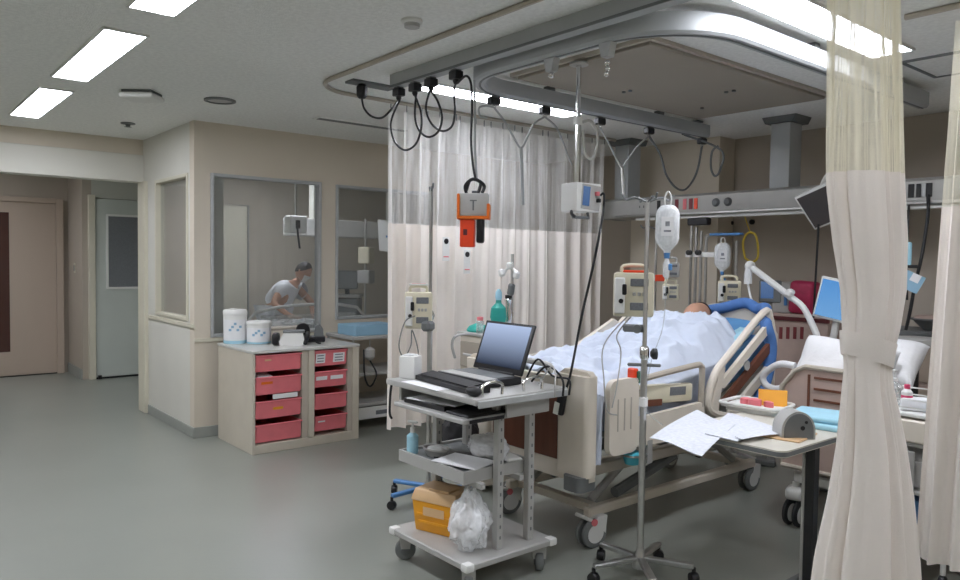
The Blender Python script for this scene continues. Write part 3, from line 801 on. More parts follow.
# ------------------------------------------------------------------ people
def skin_body(name, joints, edges, material, parent=None, root=0, sub=2, world=True):
    me = bpy.data.meshes.new(name+'_tmp')
    me.from_pydata([j[0] for j in joints], edges, [])
    o = bpy.data.objects.new(name+'_tmp', me); COL.objects.link(o)
    md = o.modifiers.new('s', 'SKIN')
    for v, j in zip(me.skin_vertices[0].data, joints):
        r = j[1]; v.radius = r if hasattr(r, '__len__') else (r, r)
    me.skin_vertices[0].data[root].use_root = True
    sb = o.modifiers.new('u', 'SUBSURF'); sb.levels = sub; sb.render_levels = sub
    dg = bpy.context.evaluated_depsgraph_get()
    ev = o.evaluated_get(dg); tmp = bpy.data.meshes.new_from_object(ev)
    mm = M(); mm.bm.from_mesh(tmp)
    bpy.data.objects.remove(o); bpy.data.meshes.remove(me); bpy.data.meshes.remove(tmp)
    return obj(name, mm, material, parent, world, ang=80)
def head_mesh(c, r, fwdv, upv, m=None):
    # a head with brow, nose, chin, ears; c centre, r half height
    m = m or M()
    f = Vector(fwdv).normalized(); u = Vector(upv); u = (u-f*u.dot(f)).normalized(); s = f.cross(u)
    c = Vector(c); n1, n2 = 28, 18
    def P(a, b, k=1.0):
        # a around, b polar
        x = math.sin(b)*math.cos(a); y = math.sin(b)*math.sin(a); z = math.cos(b)
        fx = .80 if x > 0 else .86
        w = .74*(1-.20*max(0, -z)**1.3)
        px, py, pz = x*fx, y*w, z
        if x > 0:
            chin = max(0, -z-.45); px += .12*chin
            nose = math.exp(-((y/.14)**2))*math.exp(-(((z+.12)/.2)**2)); px += .17*nose*(x > .3)
            eye = math.exp(-(((abs(y)-.30)/.13)**2))*math.exp(-(((z-.10)/.10)**2)); px -= .07*eye
            mouth = math.exp(-((y/.2)**2))*math.exp(-(((z+.48)/.05)**2)); px -= .04*mouth
        return c+(f*px+s*py+u*pz)*r*k
    rings = []
    for i in range(n2+1):
        b = PI*i/n2
        if i in (0, n2): rings.append([m.bm.verts.new(P(0, b))])
        else: rings.append([m.bm.verts.new(P(2*PI*k/n1, b)) for k in range(n1)])
    for A, B in zip(rings, rings[1:]):
        for k in range(n1):
            k2 = (k+1) % n1
            if len(A) == 1: m._face([A[0], B[k], B[k2]])
            elif len(B) == 1: m._face([A[k], A[k2], B[0]][::-1])
            else: m._face([A[k], A[k2], B[k2], B[k]])
    for sg in (-1, 1):
        m.ball(c+s*sg*r*.74+u*r*.02-f*r*.05, (r*.1, r*.1, r*.2), 8, 6)
    return m, P
def hair_cap(P, lo, k=1.07):
    m = M(); n1, n2 = 28, 12
    def lim(a):  # how far down the hair comes around the head
        fr = (1+math.cos(a))/2
        return PI*(.62-.37*fr**1.5) if lo is None else PI*(lo-.33*fr**1.5)
    m.grid(lambda u, v: P(2*PI*u, .02+(lim(2*PI*u)-.02)*v, k*(1+.015*math.sin(40*u))), n1, n2, wrap=True)
    return m

# nurse bending over the far bed
def add_hand(J, E_, wrist, d, n, sc=1.0):
    """five finger chains from joint index wrist; d along the hand, n palm normal"""
    w = Vector(J[wrist][0]); d = Vector(d).normalized(); n = Vector(n); n = (n-d*n.dot(d)).normalized(); s = d.cross(n)
    k0 = len(J); J.append((tuple(w+d*.045*sc), (.030*sc, .016*sc))); E_.append((wrist, k0))
    for i, (off, ln) in enumerate(((-.030, .060), (-.011, .072), (.009, .068), (.028, .052))):
        b = w+d*.085*sc+s*off*sc
        J.append((tuple(b), .0095*sc)); E_.append((k0, len(J)-1))
        J.append((tuple(b+d*ln*.55*sc-n*.012*sc), .0085*sc)); E_.append((len(J)-2, len(J)-1))
        J.append((tuple(b+d*ln*.9*sc-n*.034*sc), .0072*sc)); E_.append((len(J)-2, len(J)-1))
    b = w+d*.03*sc-s*.034*sc
    J.append((tuple(b), .012*sc)); E_.append((k0, len(J)-1))
    J.append((tuple(b+d*.04*sc-s*.022*sc-n*.01*sc), .010*sc)); E_.append((len(J)-2, len(J)-1))
    J.append((tuple(b+d*.068*sc-s*.026*sc-n*.022*sc), .008*sc)); E_.append((len(J)-2, len(J)-1))
px0, py0 = -7.95, 3.62
pe = thing('person', 'person in white short sleeves bending over the bed behind the large window', 'person', (px0, py0, 0))
V3 = lambda x, y, z: (px0+x, py0+y, z)
J = [(V3(0, -.02, .93), .14), (V3(.04, .05, 1.06), .125), (V3(.09, .13, 1.17), (.14, .10)), (V3(.12, .21, 1.25), .055), (V3(.14, .26, 1.29), .05),
     (V3(.19, .02, 1.20), .055), (V3(.26, -.13, 1.02), .042), (V3(.40, -.02, .90), .032), (V3(.45, .02, .875), .026),
     (V3(.02, .30, 1.18), .055), (V3(.14, .42, 1.01), .042), (V3(.33, .34, .90), .032), (V3(.39, .31, .875), .026),
     (V3(.05, -.10, .86), .10), (V3(.05, -.10, .48), .07), (V3(.03, -.10, .09), .045), (V3(.13, -.07, .04), .036),
     (V3(-.04, .10, .86), .10), (V3(-.04, .10, .48), .07), (V3(-.06, .10, .09), .045), (V3(.04, .13, .04), .036)]
E_ = [(0, 1), (1, 2), (2, 3), (3, 4), (2, 5), (5, 6), (6, 7), (7, 8), (2, 9), (9, 10), (10, 11), (11, 12), (0, 13), (13, 14), (14, 15), (15, 16), (0, 17), (17, 18), (18, 19), (19, 20)]
add_hand(J, E_, 8, (.8, .4, -.15), (0, 0, 1)); add_hand(J, E_, 12, (.85, -.3, -.15), (0, 0, 1))
body = skin_body('body', J, E_, K['skin'], pe)
hm, HP = head_mesh(V3(.17, .30, 1.385), .118, (.72, .42, -.45), (.35, .25, .9))
# head joins the body mesh
hm2 = M(); hm2.bm.from_mesh(body.data)
bmesh.ops.transform(hm.bm, matrix=MW[pe.name].inverted(), verts=hm.bm.verts)
hm2._add(hm.bm); bmesh.ops.recalc_face_normals(hm2.bm, faces=hm2.bm.faces); hm2.bm.to_mesh(body.data); hm2.bm.free()
body.data.shade_smooth()
obj('hair', hair_cap(HP, None), K['hair'], pe, True, ang=80)
m = M(); m.grid(lambda u, v: HP(-.85+1.7*u, PI*(.52+.32*v), 1.09), 10, 6)
obj('face_mask', m, K['white'], pe, True, ang=80)
# scrubs: top with short sleeves, trousers
JT = [(J[0][0], .175), (J[1][0], .17), (J[2][0], (.185, .16)), (V3(.11, .18, 1.225), .10),
      (J[5][0], .085), (V3(.235, -.07, 1.09), .072), (J[9][0], .085), (V3(.09, .37, 1.08), .072)]
skin_body('tunic', JT, [(0, 1), (1, 2), (2, 3), (2, 4), (4, 5), (2, 6), (6, 7)], K['scrub'], pe)
JL = [(V3(0, 0, .90), .15), (J[13][0], .115), (J[14][0], .088), (V3(.03, -.10, .13), .07), (J[17][0], .115), (J[18][0], .088), (V3(-.06, .10, .13), .07)]
skin_body('trousers', JL, [(0, 1), (1, 2), (2, 3), (0, 4), (4, 5), (5, 6)], K['scrub'], pe)
pe.scale = (.94, .94, .94); pe.location.y -= .03
# ================================================================== LAPTOP CART
t = thing('laptop_cart', 'grey metal equipment cart with three decks carrying the laptop', 'cart', (-2.74, 2.22, 0))
bx0, bx1, by0, by1 = -3.03, -2.43, 1.965, 2.50
obj('base_plate', M().bb((bx0, by0, .125), (bx1, by1, .155), bev=.005), K['greyp'], t, True)
for (x, y) in ((bx0, by0), (bx1, by0), (bx1, by1), (bx0, by1)):
    sx = 1 if x == bx0 else -1; sy = 1 if y == by0 else -1
    obj('corner_guard', M().box((x+sx*.018, y+sy*.018, .14), (.046, .046, .036), bev=.008, seg=2), K['white'], t, True)
    cx, cy = x+sx*.055, y+sy*.055
    f = obj('caster', M().prism([(-.022, .06), (.022, .06), (.03, .123), (-.03, .123)], 'Y', -.03, .03), K['greyp'], t)
    f.location = (cx+2.74, cy-2.22, 0); f.rotation_euler = (0, 0, .5+cx*3)
    obj('tyre', M().lathe([(.0, -.02), (.03, -.02), (.047, -.017), (.05, -.008), (.05, .008), (.047, .017), (.03, .02), (0, .02)], c=(0, 0, .05), axis='Y', n=22), K['tyre'], f)
    obj('hub', M().lathe([(0, -.024), (.024, -.024), (.024, .024), (0, .024)], c=(0, 0, .05), axis='Y', n=16), K['greyd'], f)
for (x, y) in ((-2.505, 2.20), (-2.505, 2.39), (-2.97, 2.20), (-2.97, 2.39)):
    p = obj('post', M().bb((x-.018, y-.018, .155), (x+.018, y+.018, .845), bev=.003), K['greyp'], t, True)
    q = M()
    for i in range(13): q.bb((x+.0175, y-.004, .20+i*.049), (x+.0188, y+.004, .215+i*.049))
    obj('slots', q, K['greyd'], p, True)
# middle deck (a shallow tray) on cantilever arms
dz0 = .525
q = M(); X0, X1, Y0, Y1 = -3.04, -2.53, 2.02, 2.42
q.bb((X0, Y0, dz0-.055), (X1, Y1, dz0-.045)).bb((X0, Y0, dz0-.045), (X1, Y0+.012, dz0)).bb((X0, Y1-.012, dz0-.045), (X1, Y1, dz0)).bb((X0, Y0+.012, dz0-.045), (X0+.012, Y1-.012, dz0)).bb((X1-.012, Y0+.012, dz0-.045), (X1, Y1-.012, dz0))
obj('middle_deck', q, K['greyp'], t, True)
obj('deck_liner', M().bb((X0+.012, Y0+.012, dz0-.045), (X1-.012, Y1-.012, dz0-.012)), K['greyd'], t, True)
for y in (2.10, 2.33): obj('deck_arm', M().bb((-2.99, y-.012, dz0-.08), (-2.49, y+.012, dz0-.056)), K['greyp'], t, True)
# sliding keyboard shelf and top
obj('keyboard_shelf', M().bb((-2.99, 1.955, .755), (-2.455, 2.40, .775), bev=.004), K['greyp'], t, True)
obj('shelf_trim', M().bb((-2.452, 1.985, .757), (-2.445, 2.18, .773), bev=.002), K['black'], t, True)
obj('shelf_slide', M().bb((-3.01, 2.0, .775), (-2.993, 2.45, .845)), K['greyp'], t, True)
obj('shelf_slide', M().bb((-2.452, 2.19, .76), (-2.44, 2.45, .845)), K['greyp'], t, True)
obj('top', M().bb((-3.075, 1.965, .845), (-2.385, 2.515, .873), bev=.006, seg=2), K['greyp'], t, True)
obj('top_edge', M().bb((-2.386, 1.975, .835), (-2.373, 2.505, .866), bev=.003), K['alu'], t, True)
obj('cross_rail', M().bb((-2.523, 2.17, .745), (-2.487, 2.49, .845), bev=.002), K['greyp'], t, True)
TZ = .873
for (x, y) in ((-2.42, 2.03), (-2.42, 2.27)):
    obj('rail_loop', M().tube([(x, y, TZ), (x, y, TZ+.045), (x, y+.06, TZ+.06), (x, y+.11, TZ+.045), (x, y+.11, TZ)], .007, 8, sm=5), K['chrome'], t, True)
# cable hook at the left
obj('hook_arm', M().tube([(-3.075, 2.05, .85), (-3.12, 2.03, .84), (-3.125, 2.02, .70), (-3.12, 2.03, .66)], .006, 6, sm=5), K['black'], t, True)

# laptop: opened towards the ward side
LP = Vector((-2.745, 2.275, TZ))
t = thing('laptop', 'black open laptop with a bright screen on the grey cart', 'laptop', LP, -.03)
obj('base', M().box((0, 0, .02), (.38, .22, .034), bev=.006, seg=2), K['black'], t)
obj('keyboard', M().box((0, .03, .0385), (.33, .11, .003)), K['greyd'], t)
obj('palm_rest', M().box((0, -.065, .038), (.36, .075, .003)), K['greyp'], t)
R_ = Matrix.Rotation(math.radians(-20), 3, 'X')
def tilt_box(c, s, bev=0):
    q = M().box((0, 0, 0), s, bev=bev, seg=2)
    bmesh.ops.transform(q.bm, matrix=Matrix.Translation((0, .108, .04)) @ R_.to_4x4() @ Matrix.Translation(c), verts=q.bm.verts); return q
lid = obj('lid', tilt_box((0, .006, .125), (.37, .014, .25), .005), K['black'], t)
obj('screen', tilt_box((0, -.0015, .132), (.335, .003, .21)), K['scr'], lid)
obj('hinge', M().tube([(-.13, .108, .038), (.13, .108, .038)], .009, 8), K['black'], t)
t = thing('palm_keyboard', 'long black keyboard lying in front of the laptop on the cart', 'keyboard', (-2.71, 2.09, TZ), -.11)
obj('body', M().prism([(-.055, .002), (.055, .002), (.058, .03), (.04, .038), (-.055, .022)], 'X', -.25, .23), K['black'], t)
obj('keys', M().box((-.01, -.005, .0335), (.44, .07, .006), rot=(.16, 0, 0)), K['bag_black'], t)
tag(obj('mouse_pouch', M().ball((-2.455, 2.01, TZ+.022), (.045, .03, .022)), K['black'], loc=(-2.455, 2.01, TZ)), 'small black mouse at the near corner of the cart top', 'mouse')
tag(obj('paper_sheet', M().box((0, 0, .001), (.30, .07, .002), rot=(0, 0, -.05)), K['paper'], loc=None), 'printed white sheet at the front left edge of the cart top', 'paper')
bpy.data.objects['paper_sheet'].location = (-2.80, 2.0, TZ)
t = thing('tissue_carton', 'small white carton at the left corner of the cart top', 'carton', (-3.025, 2.075, TZ), .5)
obj('box', M().box((0, 0, .055), (.085, .085, .11), bev=.006, seg=2), K['white'], t)
obj('flap', M().box((0, 0, .113), (.06, .05, .008), bev=.003), K['linen'], t)
tag(obj('paper_sheet', M().box((0, 0, .001), (.14, .10, .002), rot=(0, 0, -.1)), K['paper'], loc=None), 'blank white sheet at the rear of the cart top behind the carton', 'paper')
bpy.data.objects['paper_sheet.001'].location = (-2.98, 2.42, TZ)
for i, (dx, dy, rz, mm, lb) in enumerate(((0, 0, .05, 'black', 'black ring binder lying lowest on the keyboard shelf'), (.02, .01, .2, 'paper', 'white form on top of the black binder on the keyboard shelf'))):
    o = tag(obj('binder' if i == 0 else 'form_sheet', M().box((0, 0, .012 if i == 0 else .003), (.30, .22, .024 if i == 0 else .005), bev=.003 if i == 0 else 0), K[mm], loc=None), lb, 'binder' if i == 0 else 'paper')
    o.location = (-2.80+dx, 2.10+dy, .775+(.024 if i else 0)); o.rotation_euler = (0, 0, rz)
tag(obj('tablet', M().box((0, 0, .006), (.16, .26, .012), bev=.005), K['bag_black'], loc=None), 'thin black tablet on the right half of the keyboard shelf', 'tablet')
bpy.data.objects['tablet'].location = (-2.55, 2.12, .775)
# cables bunched behind the laptop
for i, (a, b_, lb) in enumerate((((-2.55, 2.44), (-2.365, 2.45), 'thick black cable looping off the right rear of the laptop'), ((-2.48, 2.42), (-2.365, 2.40), 'thin grey cable arching behind the laptop to the cart edge'), ((-2.62, 2.47), (-2.365, 2.49), 'black cable hanging over the rear right cart corner'))):
    z = TZ+.01
    tag(obj('cable', M().tube([(a[0], a[1], z), (a[0]+.05, a[1]+.03, z+.07+.015*i), ((a[0]+b_[0])/2+.03, a[1]+.02, z+.075-.02*i), (b_[0]+.01, b_[1], z+.03), (b_[0]+.012, b_[1], z-.04)], (.0055, .004, .005)[i], 6, sm=6), K['black' if i != 1 else 'greyp'], loc=(a[0], a[1], z)), lb, 'cable')

# middle deck contents
DZ = dz0-.012
t = thing('pump_bottle', 'small clear blue pump bottle at the left end of the middle deck', 'bottle', (-2.98, 2.06, DZ))
obj('body', M().lathe([(.026, 0), (.028, .01), (.028, .085), (.012, .10)], n=18), K['bluel'], t)
obj('pump', M().lathe([(.012, .10), (.012, .125), (.005, .127), (.005, .15)], n=12).box((.012, -.008, .155), (.05, .016, .012), rot=(0, .1, .6), bev=.004), K['white'], t)
t = thing('kidney_tray', 'grey oval dish in the middle of the cart deck', 'dish', (-2.87, 2.12, DZ))
obj('dish', M().lathe([(.05, 0), (.075, .035), (.08, .035), (.078, .042), (.068, .04), (.045, .008), (0, .006)], n=24, sy=.7), K['greyp'], t)
obj('content', M().ball((0, 0, .03), (.055, .038, .018)), K['linen'], t)
def crumple(c, r, seed, nu=48, nv=28, k=.28, fq=3.0, tp=0.0, lean=(0, 0)):
    m = M(); c = Vector(c); rings = []
    for j in range(nv+1):
        b = PI*j/nv
        row = []
        for i in range(nu if 0 < j < nv else 1):
            a = 2*PI*i/nu
            d = Vector((math.sin(b)*math.cos(a), math.sin(b)*math.sin(a), -math.cos(b)))
            q1 = mnoise.noise(d*fq*.6+Vector((seed, 0, 0)))
            q2 = 1-2*abs(mnoise.noise(d*fq+Vector((0, seed, 0))))
            q3 = 1-2*abs(mnoise.noise(d*fq*2.3+Vector((seed, seed, 0))))
            s_ = 1+k*(q1*.9+q2*.35+q3*.22-.35)
            g_ = 1-tp*max(0, d.z)**1.5; h_ = max(0, d.z+.3)
            row.append(m.bm.verts.new(c+Vector((d.x*r[0]*s_*g_+lean[0]*h_, d.y*r[1]*s_*g_+lean[1]*h_, max(d.z*r[2]*s_, -r[2]*.92)))))
        rings.append(row)
    for A, B in zip(rings, rings[1:]):
        for i in range(nu):
            i2 = (i+1) % nu
            if len(A) == 1: m._face([A[0], B[i2], B[i]])
            elif len(B) == 1: m._face([A[i], A[i2], B[0]])
            else: m._face([A[i], A[i2], B[i2], B[i]])
    return m
tag(obj('film_wrap', crumple((-2.70, 2.30, DZ+.055), (.13, .08, .058), 3), K['film'], loc=(-2.70, 2.30, DZ), ang=60), 'crumpled clear film packet at the back of the middle deck', 'packet')
o = tag(obj('paper_sheet', M().box((0, 0, .003), (.25, .18, .004)), K['paper'], loc=None), 'white leaflet lying at the near right of the middle deck', 'paper')
o.location = (-2.66, 2.13, dz0+.002); o.rotation_euler = (0, 0, .25)
o = tag(obj('clipboard', M().box((0, 0, .004), (.22, .14, .008), bev=.002), K['black'], loc=None), 'black clipboard on the middle deck beside the dish', 'clipboard')
o.location = (-2.78, 2.20, DZ); o.rotation_euler = (0, 0, .5)
o = tag(obj('pouch', M().box((0, 0, .008), (.12, .08, .016), bev=.006), K['white'], loc=None), 'small white and pink pouch overhanging the right end of the deck', 'pouch')
o.location = (-2.58, 2.33, dz0+.001); o.rotation_euler = (0, 0, -.2)
# things hanging below the deck
t = thing('regulator', 'small black and chrome fitting hanging below the middle deck', 'fitting', (-2.98, 2.30, .41))
obj('cap', M().lathe([(.018, .0), (.022, .01), (.022, .045), (.012, .058)], n=14), K['black'], t)
obj('stem', M().lathe([(.012, -.06), (.012, 0)], n=12), K['chrome'], t)
# sharps container on the base plate
t = thing('sharps_container', 'yellow sharps container with a translucent lid on the cart base', 'container', (-2.84, 2.15, .155), .32)
def taper_box(m, x0, y0, x1, y1, z0, x2, y2, z1):
    a = [m.bm.verts.new(p) for p in ((-x0, -y0, z0), (x0, -y0, z0), (x0, y0, z0), (-x0, y0, z0))]
    b = [m.bm.verts.new(p) for p in ((-x2, -y2, z1), (x2, -y2, z1), (x2, y2, z1), (-x2, y2, z1))]
    m._face(a[::-1]); m._face(b)
    for k in range(4): m._face([a[k], a[(k+1) % 4], b[(k+1) % 4], b[k]])
    bmesh.ops.bevel(m.bm, geom=list(m.bm.edges), offset=.008, segments=2, profile=.5, affect='EDGES')
    return m
obj('body', taper_box(M(), .115, .075, 0, 0, 0, .128, .088, .15), K['yellow'], t)
obj('rib', M().box((0, -.084, .085), (.20, .006, .012)).box((0, -.081, .05), (.19, .006, .012)), K['yellow'], t)
obj('lid', taper_box(M(), .134, .094, 0, 0, .148, .118, .078, .205), K['yclear'], t)
obj('lid_flap', M().box((.02, -.03, .208), (.12, .09, .01), bev=.004), K['yclear'], t)
obj('label', M().box((.0, -.0885, .105), (.12, .002, .04)), K['yclear'], t)
tag(obj('plastic_bag', crumple((-2.57, 2.09, .155+.125), (.10, .085, .135), 8, 80, 50, .42, 2.9, .55, (-.03, .03)), K['film'], loc=(-2.575, 2.11, .155), ang=60), 'crumpled clear plastic bag at the near corner of the cart base', 'plastic bag')
# black bag behind the decks
tag(obj('black_bag', crumple((-3.17, 2.49, .46), (.13, .12, .17), 12, 48, 28, .3, 2.2), K['bag_black'], loc=(-3.17, 2.49, .29)), 'black holdall hanging on the foot of the bed behind the cart', 'bag')

# ================================================================== FRONT DRIP STAND with bag and pump
IV = Vector((-2.139, 2.756, 0))
def drip_stand(name, label, pos, top, a0, pole_m, leg_m, n=5, L_=.27, hooks=4, knob=None):
    tt = thing(name, label, 'drip stand', pos)
    obj('lower_pole', M().tube([(0, 0, .06), (0, 0, top*.6)], .0155, 12), pole_m, tt)
    obj('upper_pole', M().tube([(0, 0, top*.6), (0, 0, top)], .010, 10), pole_m, tt)
    obj('collar', M().lathe([(.018, 0), (.022, .01), (.022, .05), (.015, .06)], c=(0, 0, top*.6-.03), n=14), K['chrome'], tt)
    k_ = obj('knob', M().lathe([(0, -.012), (.012, -.012), (.026, .0), (.026, .016), (.0, .02)], c=(.04, 0, top*.6-.005), axis='X', n=16), K['black'], tt)
    k_.rotation_euler = (0, 0, a0+.3)
    obj('hub', M().lathe([(.032, .0), (.036, .03), (.02, .07), (.016, .09)], c=(0, 0, .045), n=16), pole_m, tt)
    for i in range(n):
        a = a0+i*2*PI/n; c, s = math.cos(a), math.sin(a)
        lg = obj('leg', M().box((c*L_*.52, s*L_*.52, .086), (L_*.96, .034, .022), rot=(0, .045, a), bev=.005), leg_m, tt)
        obj('caster', M().lathe([(0, -.018), (.024, -.017), (.027, -.008), (.027, .008), (.024, .017), (0, .018)], c=(c*L_, s*L_, .0275), axis='X', n=14, rot=Matrix.Rotation(a+.5, 3, 'Z')).tube([(c*L_, s*L_, .03), (c*L_, s*L_, .075)], .009, 8), K['black'], lg)
    for i in range(hooks):
        a = a0+.4+i*2*PI/hooks; c, s = math.cos(a), math.sin(a)
        obj('hook', M().tube([(0, 0, top-.01), (c*.06, s*.06, top+.012), (c*.10, s*.10, top), (c*.12, s*.12, top+.025)], .005, 6, sm=4), K['greyd'], tt)
    return tt
drip_stand('drip_stand', 'chrome drip stand with five legs standing in front of the bed', IV, 1.735, .6, K['steel'], K['steel'], 5, .24)
obj('crossbar', M().box((0, 0, .985), (.15, .02, .014), rot=(0, 0, face(IV)), bev=.004), K['greyd'], bpy.data.objects['drip_stand.001'])
obj('clip', M().box((.0, 0, .815), (.034, .034, .05), bev=.006), K['white'], bpy.data.objects['drip_stand.001'])

def bag(name, label, pos, w, h, rz, cat='drip bag', hang=.05, col=None):
    tt = thing(name, label, cat, pos, rz)      # pos = top of the bag's body
    pr = [(.0, 0), (.18, -.0), (.30, -.02), (.44, -.10), (.5, -.18), (.5, -.70), (.44, -.80), (.24, -.92), (.16, -.95), (.16, -1.0), (0, -1.0)]
    obj('film', M().lathe([(r*w, z*h) for r, z in pr][::-1], n=20, sy=.55), col or K['bagc'], tt)
    obj('fluid', M().lathe([(r*w*.9, z*h*.98) for r, z in pr[3:]][::-1]+[(0, -.12*h)], n=20, sy=.5), K['liquid'], tt)
    lb = obj('label', M().box((0, -w*.285, -.45*h), (w*.52, .002, h*.40)), K['paper'], tt)
    obj('label_print', M().box((-.0, -w*.285-.0015, -.40*h), (w*.18, .001, h*.10)).box((-.0, -w*.285-.0015, -.55*h), (w*.3, .001, h*.04)), K['ink'], lb)
    obj('hanger', M().tube([(-.012, 0, -.005), (-.014, 0, hang*.6), (0, 0, hang), (.014, 0, hang*.6), (.012, 0, -.005)], .004, 6, sm=4), K['white'], tt)
    obj('port', M().lathe([(.012, -1.12*h), (.014, -1.0*h)], n=12), K['blueb'], tt)
    ch = obj('drip_chamber', M().lathe([(.006, -1.55*h), (.013, -1.5*h), (.013, -1.2*h), (.007, -1.12*h)], n=12), K['bagc'], tt)
    obj('clamp', M().box((.016, -.004, -1.3*h), (.018, .018, .03), bev=.004), K['blueb'], ch)
    return tt
pb = ZA(668, 205, (-2.068, 2.809))
bag('drip_bag', 'large clear drip bag with white label hanging from the front drip stand', pb, .105, .215, face(pb), hang=.06)
tag(obj('drip_line', M().tube([(pb.x, pb.y, pb.z-.33), (pb.x-.02, pb.y+.01, pb.z-.55), (pb.x-.06, pb.y-.02, pb.z-.72), (pb.x-.07, pb.y-.04, pb.z-.92), (pb.x+.0, pb.y, pb.z-1.0)], .003, 5, sm=6), K['liquid'], loc=pb), 'thin clear line running down from the large drip bag', 'tube')

def infusion_pump(label, pos, rz, w=.16, h=.2, d=.13, group=None, body='pump', style=0):
    tt = thing('infusion_pump', label, 'pump', pos, rz, group)    # pos = bottom centre
    obj('body', M().box((0, 0, h/2), (w, d, h), bev=.012, seg=2), K[body], tt)
    obj('door', M().box((-w*.34, -d*.5-.006, h*.48), (w*.26, .016, h*.82), bev=.005), K['white'], tt)
    obj('roller', M().lathe([(0, -.01), (.011, -.01), (.011, .01), (0, .01)], c=(-w*.30, -d*.5-.018, h*.36), axis='Y', n=14).box((-w*.22, -d*.5-.018, h*.62), (.02, .014, .05), bev=.004), K['black'], tt)
    for k_, zc in enumerate((.78, .24)):
        s_ = obj('display', M().box((w*.14, -d*.5-.002, h*zc), (w*.44, .008, h*.17), bev=.002), K['lcd'], tt)
    q = M()
    for i in range(3): q.box((w*(.02+.12*i), -d*.5-.002, h*.52), (w*.08, .008, h*.08), bev=.002)
    obj('buttons', q, K['greyp'], tt)
    obj('handle', M().tube([(-w*.3, 0, h-.005), (-w*.26, 0, h+.03), (w*.26, 0, h+.03), (w*.3, 0, h-.005)], .009, 8, sm=4), K[body], tt)
    obj('clamp', M().box((w*.1, d*.5+.015, h*.3), (.05, .05, .05), bev=.006), K['greyd'], tt)
    return tt
r3 = face(IV)
pp = IV+Vector((math.cos(r3)*-.055, math.sin(r3)*-.055, 0))+Vector((-math.sin(r3), math.cos(r3), 0))*.105
infusion_pump('ivory infusion pump clamped on the front drip stand', (pp.x, pp.y, 1.20), r3, .185, .205)
obj('alarm_lamp', M().box((.0, -.0, .21), (.10, .07, .012), bev=.004), K['redor'], bpy.data.objects['infusion_pump.002'])
o = bpy.data.objects['drip_stand.001']
c_ = obj('pole_clamp', M().box((-.05, .02, 0), (.10, .03, .035), bev=.008), K['greyd'], o); c_.location = (0, 0, 1.15); c_.rotation_euler = (0, 0, r3)
obj('screw', M().lathe([(0, -.02), (.02, -.02), (.02, .02), (0, .02)], c=(-.035, -.008, 0), axis='Y', n=14), K['greyd'], c_)
# two lines from the pump down over the linen
for i, (a, lb) in enumerate((((604, 345, 604, 380, 607, 410, 617, 415), 'grey line looping from the pump down to the bed rail'), ((617, 335, 621, 352, 617, 385, 612, 408), 'second grey line beside it, running along the bed end'))):
    pts = [PX(a[2*k], a[2*k+1], -2.36+.0*k) for k in range(4)]
    pts = [Vector((pp.x-.02+.02*i, pp.y, 1.21))]+pts
    tag(obj('drip_line', M().tube(pts, .0035, 6, sm=6), K['greyp'], loc=pts[0]), lb, 'tube')

# ================================================================== OVERBED TABLE
TT = .70
t = thing('overbed_table', 'overbed table with a grey top on a dark single post at right', 'table', (-1.75, 3.2, 0), 0)
def rbox_outline(x0, y0, x1, y1, r, n=5):
    o_ = []
    for (cx, cy, a) in ((x1-r, y0+r, -PI/2), (x1-r, y1-r, 0), (x0+r, y1-r, PI/2), (x0+r, y0+r, PI)):
        for k in range(n+1): o_.append((cx+r*math.cos(a+PI/2*k/n), cy+r*math.sin(a+PI/2*k/n)))
    return o_
obj('top', M().prism(rbox_outline(-2.05, 2.84, -1.505, 3.70, .04), 'Z', TT-.028, TT), K['wood'], t, True)
obj('edge_band', M().prism(rbox_outline(-2.052, 2.838, -1.503, 3.702, .042), 'Z', TT-.024, TT-.006), K['greyd'], t, True)
obj('post', M().bb((-1.555, 3.12, .06), (-1.515, 3.17, TT-.028), bev=.004), K['black'], t, True)
obj('post_cover', M().bb((-1.572, 3.125, .06), (-1.5555, 3.165, TT-.06), bev=.004), K['greyp'], t, True)
obj('foot', M().bb((-1.60, 3.13, .04), (-1.15, 3.19, .075), bev=.006), K['greyd'], t, True)
obj('foot', M().bb((-1.62, 2.98, .04), (-1.55, 3.34, .075), bev=.006), K['greyd'], t, True)
for (x, y) in ((-1.585, 3.0), (-1.585, 3.32), (-1.17, 3.16)):
    obj('caster', M().lathe([(0, -.012), (.018, -.012), (.02, 0), (.018, .012), (0, .012)], c=(x, y, .021), axis='X', n=14), K['black'], t, True)
obj('beam', M().bb((-1.62, 2.95, TT-.055), (-1.56, 3.6, TT-.0285)), K['greyd'], t, True)
# chart sheets overhanging the near left edge
def chart(name, label, pts, z, bend, th=.0025, mname='chart', seed=1):
    # pts: four xy corners (a,b,c,d); bend(u,v) extra height
    a, b_, c, d = [Vector((*p, 0)) for p in pts]
    def f(u, v):
        p = a*(1-u)*(1-v)+b_*u*(1-v)+c*u*v+d*(1-u)*v
        return (p.x, p.y, z+bend(u, v))
    m = M().slab(f, 18, 14, th)
    return tag(obj(name, m, K[mname], loc=(a.x, a.y, z), ang=60), label, 'paper')
g = lambda px, py, z=TT: tuple(G(px, py, z)[:2])
chart('chart_sheet', 'large white chart sheet overhanging the left edge of the overbed table', [g(650, 438), g(702, 455), g(735, 428), g(697, 413)], TT+.012, lambda u, v: -.010*(max(0, .5-v)*2)**2+.006*math.sin(5*u+2*v))
chart('chart_sheet', 'second chart sheet in the middle of the overbed table', [g(705, 436), g(737, 444), g(772, 430), g(728, 415)], TT+.012, lambda u, v: .004*math.sin(6*u)*v)
chart('chart_sheet', 'top sheet lying beneath the grey dispenser on the overbed table', [g(735, 441), g(742, 444), g(790, 436), g(745, 420)], TT+.02, lambda u, v: .003*math.sin(5*v))
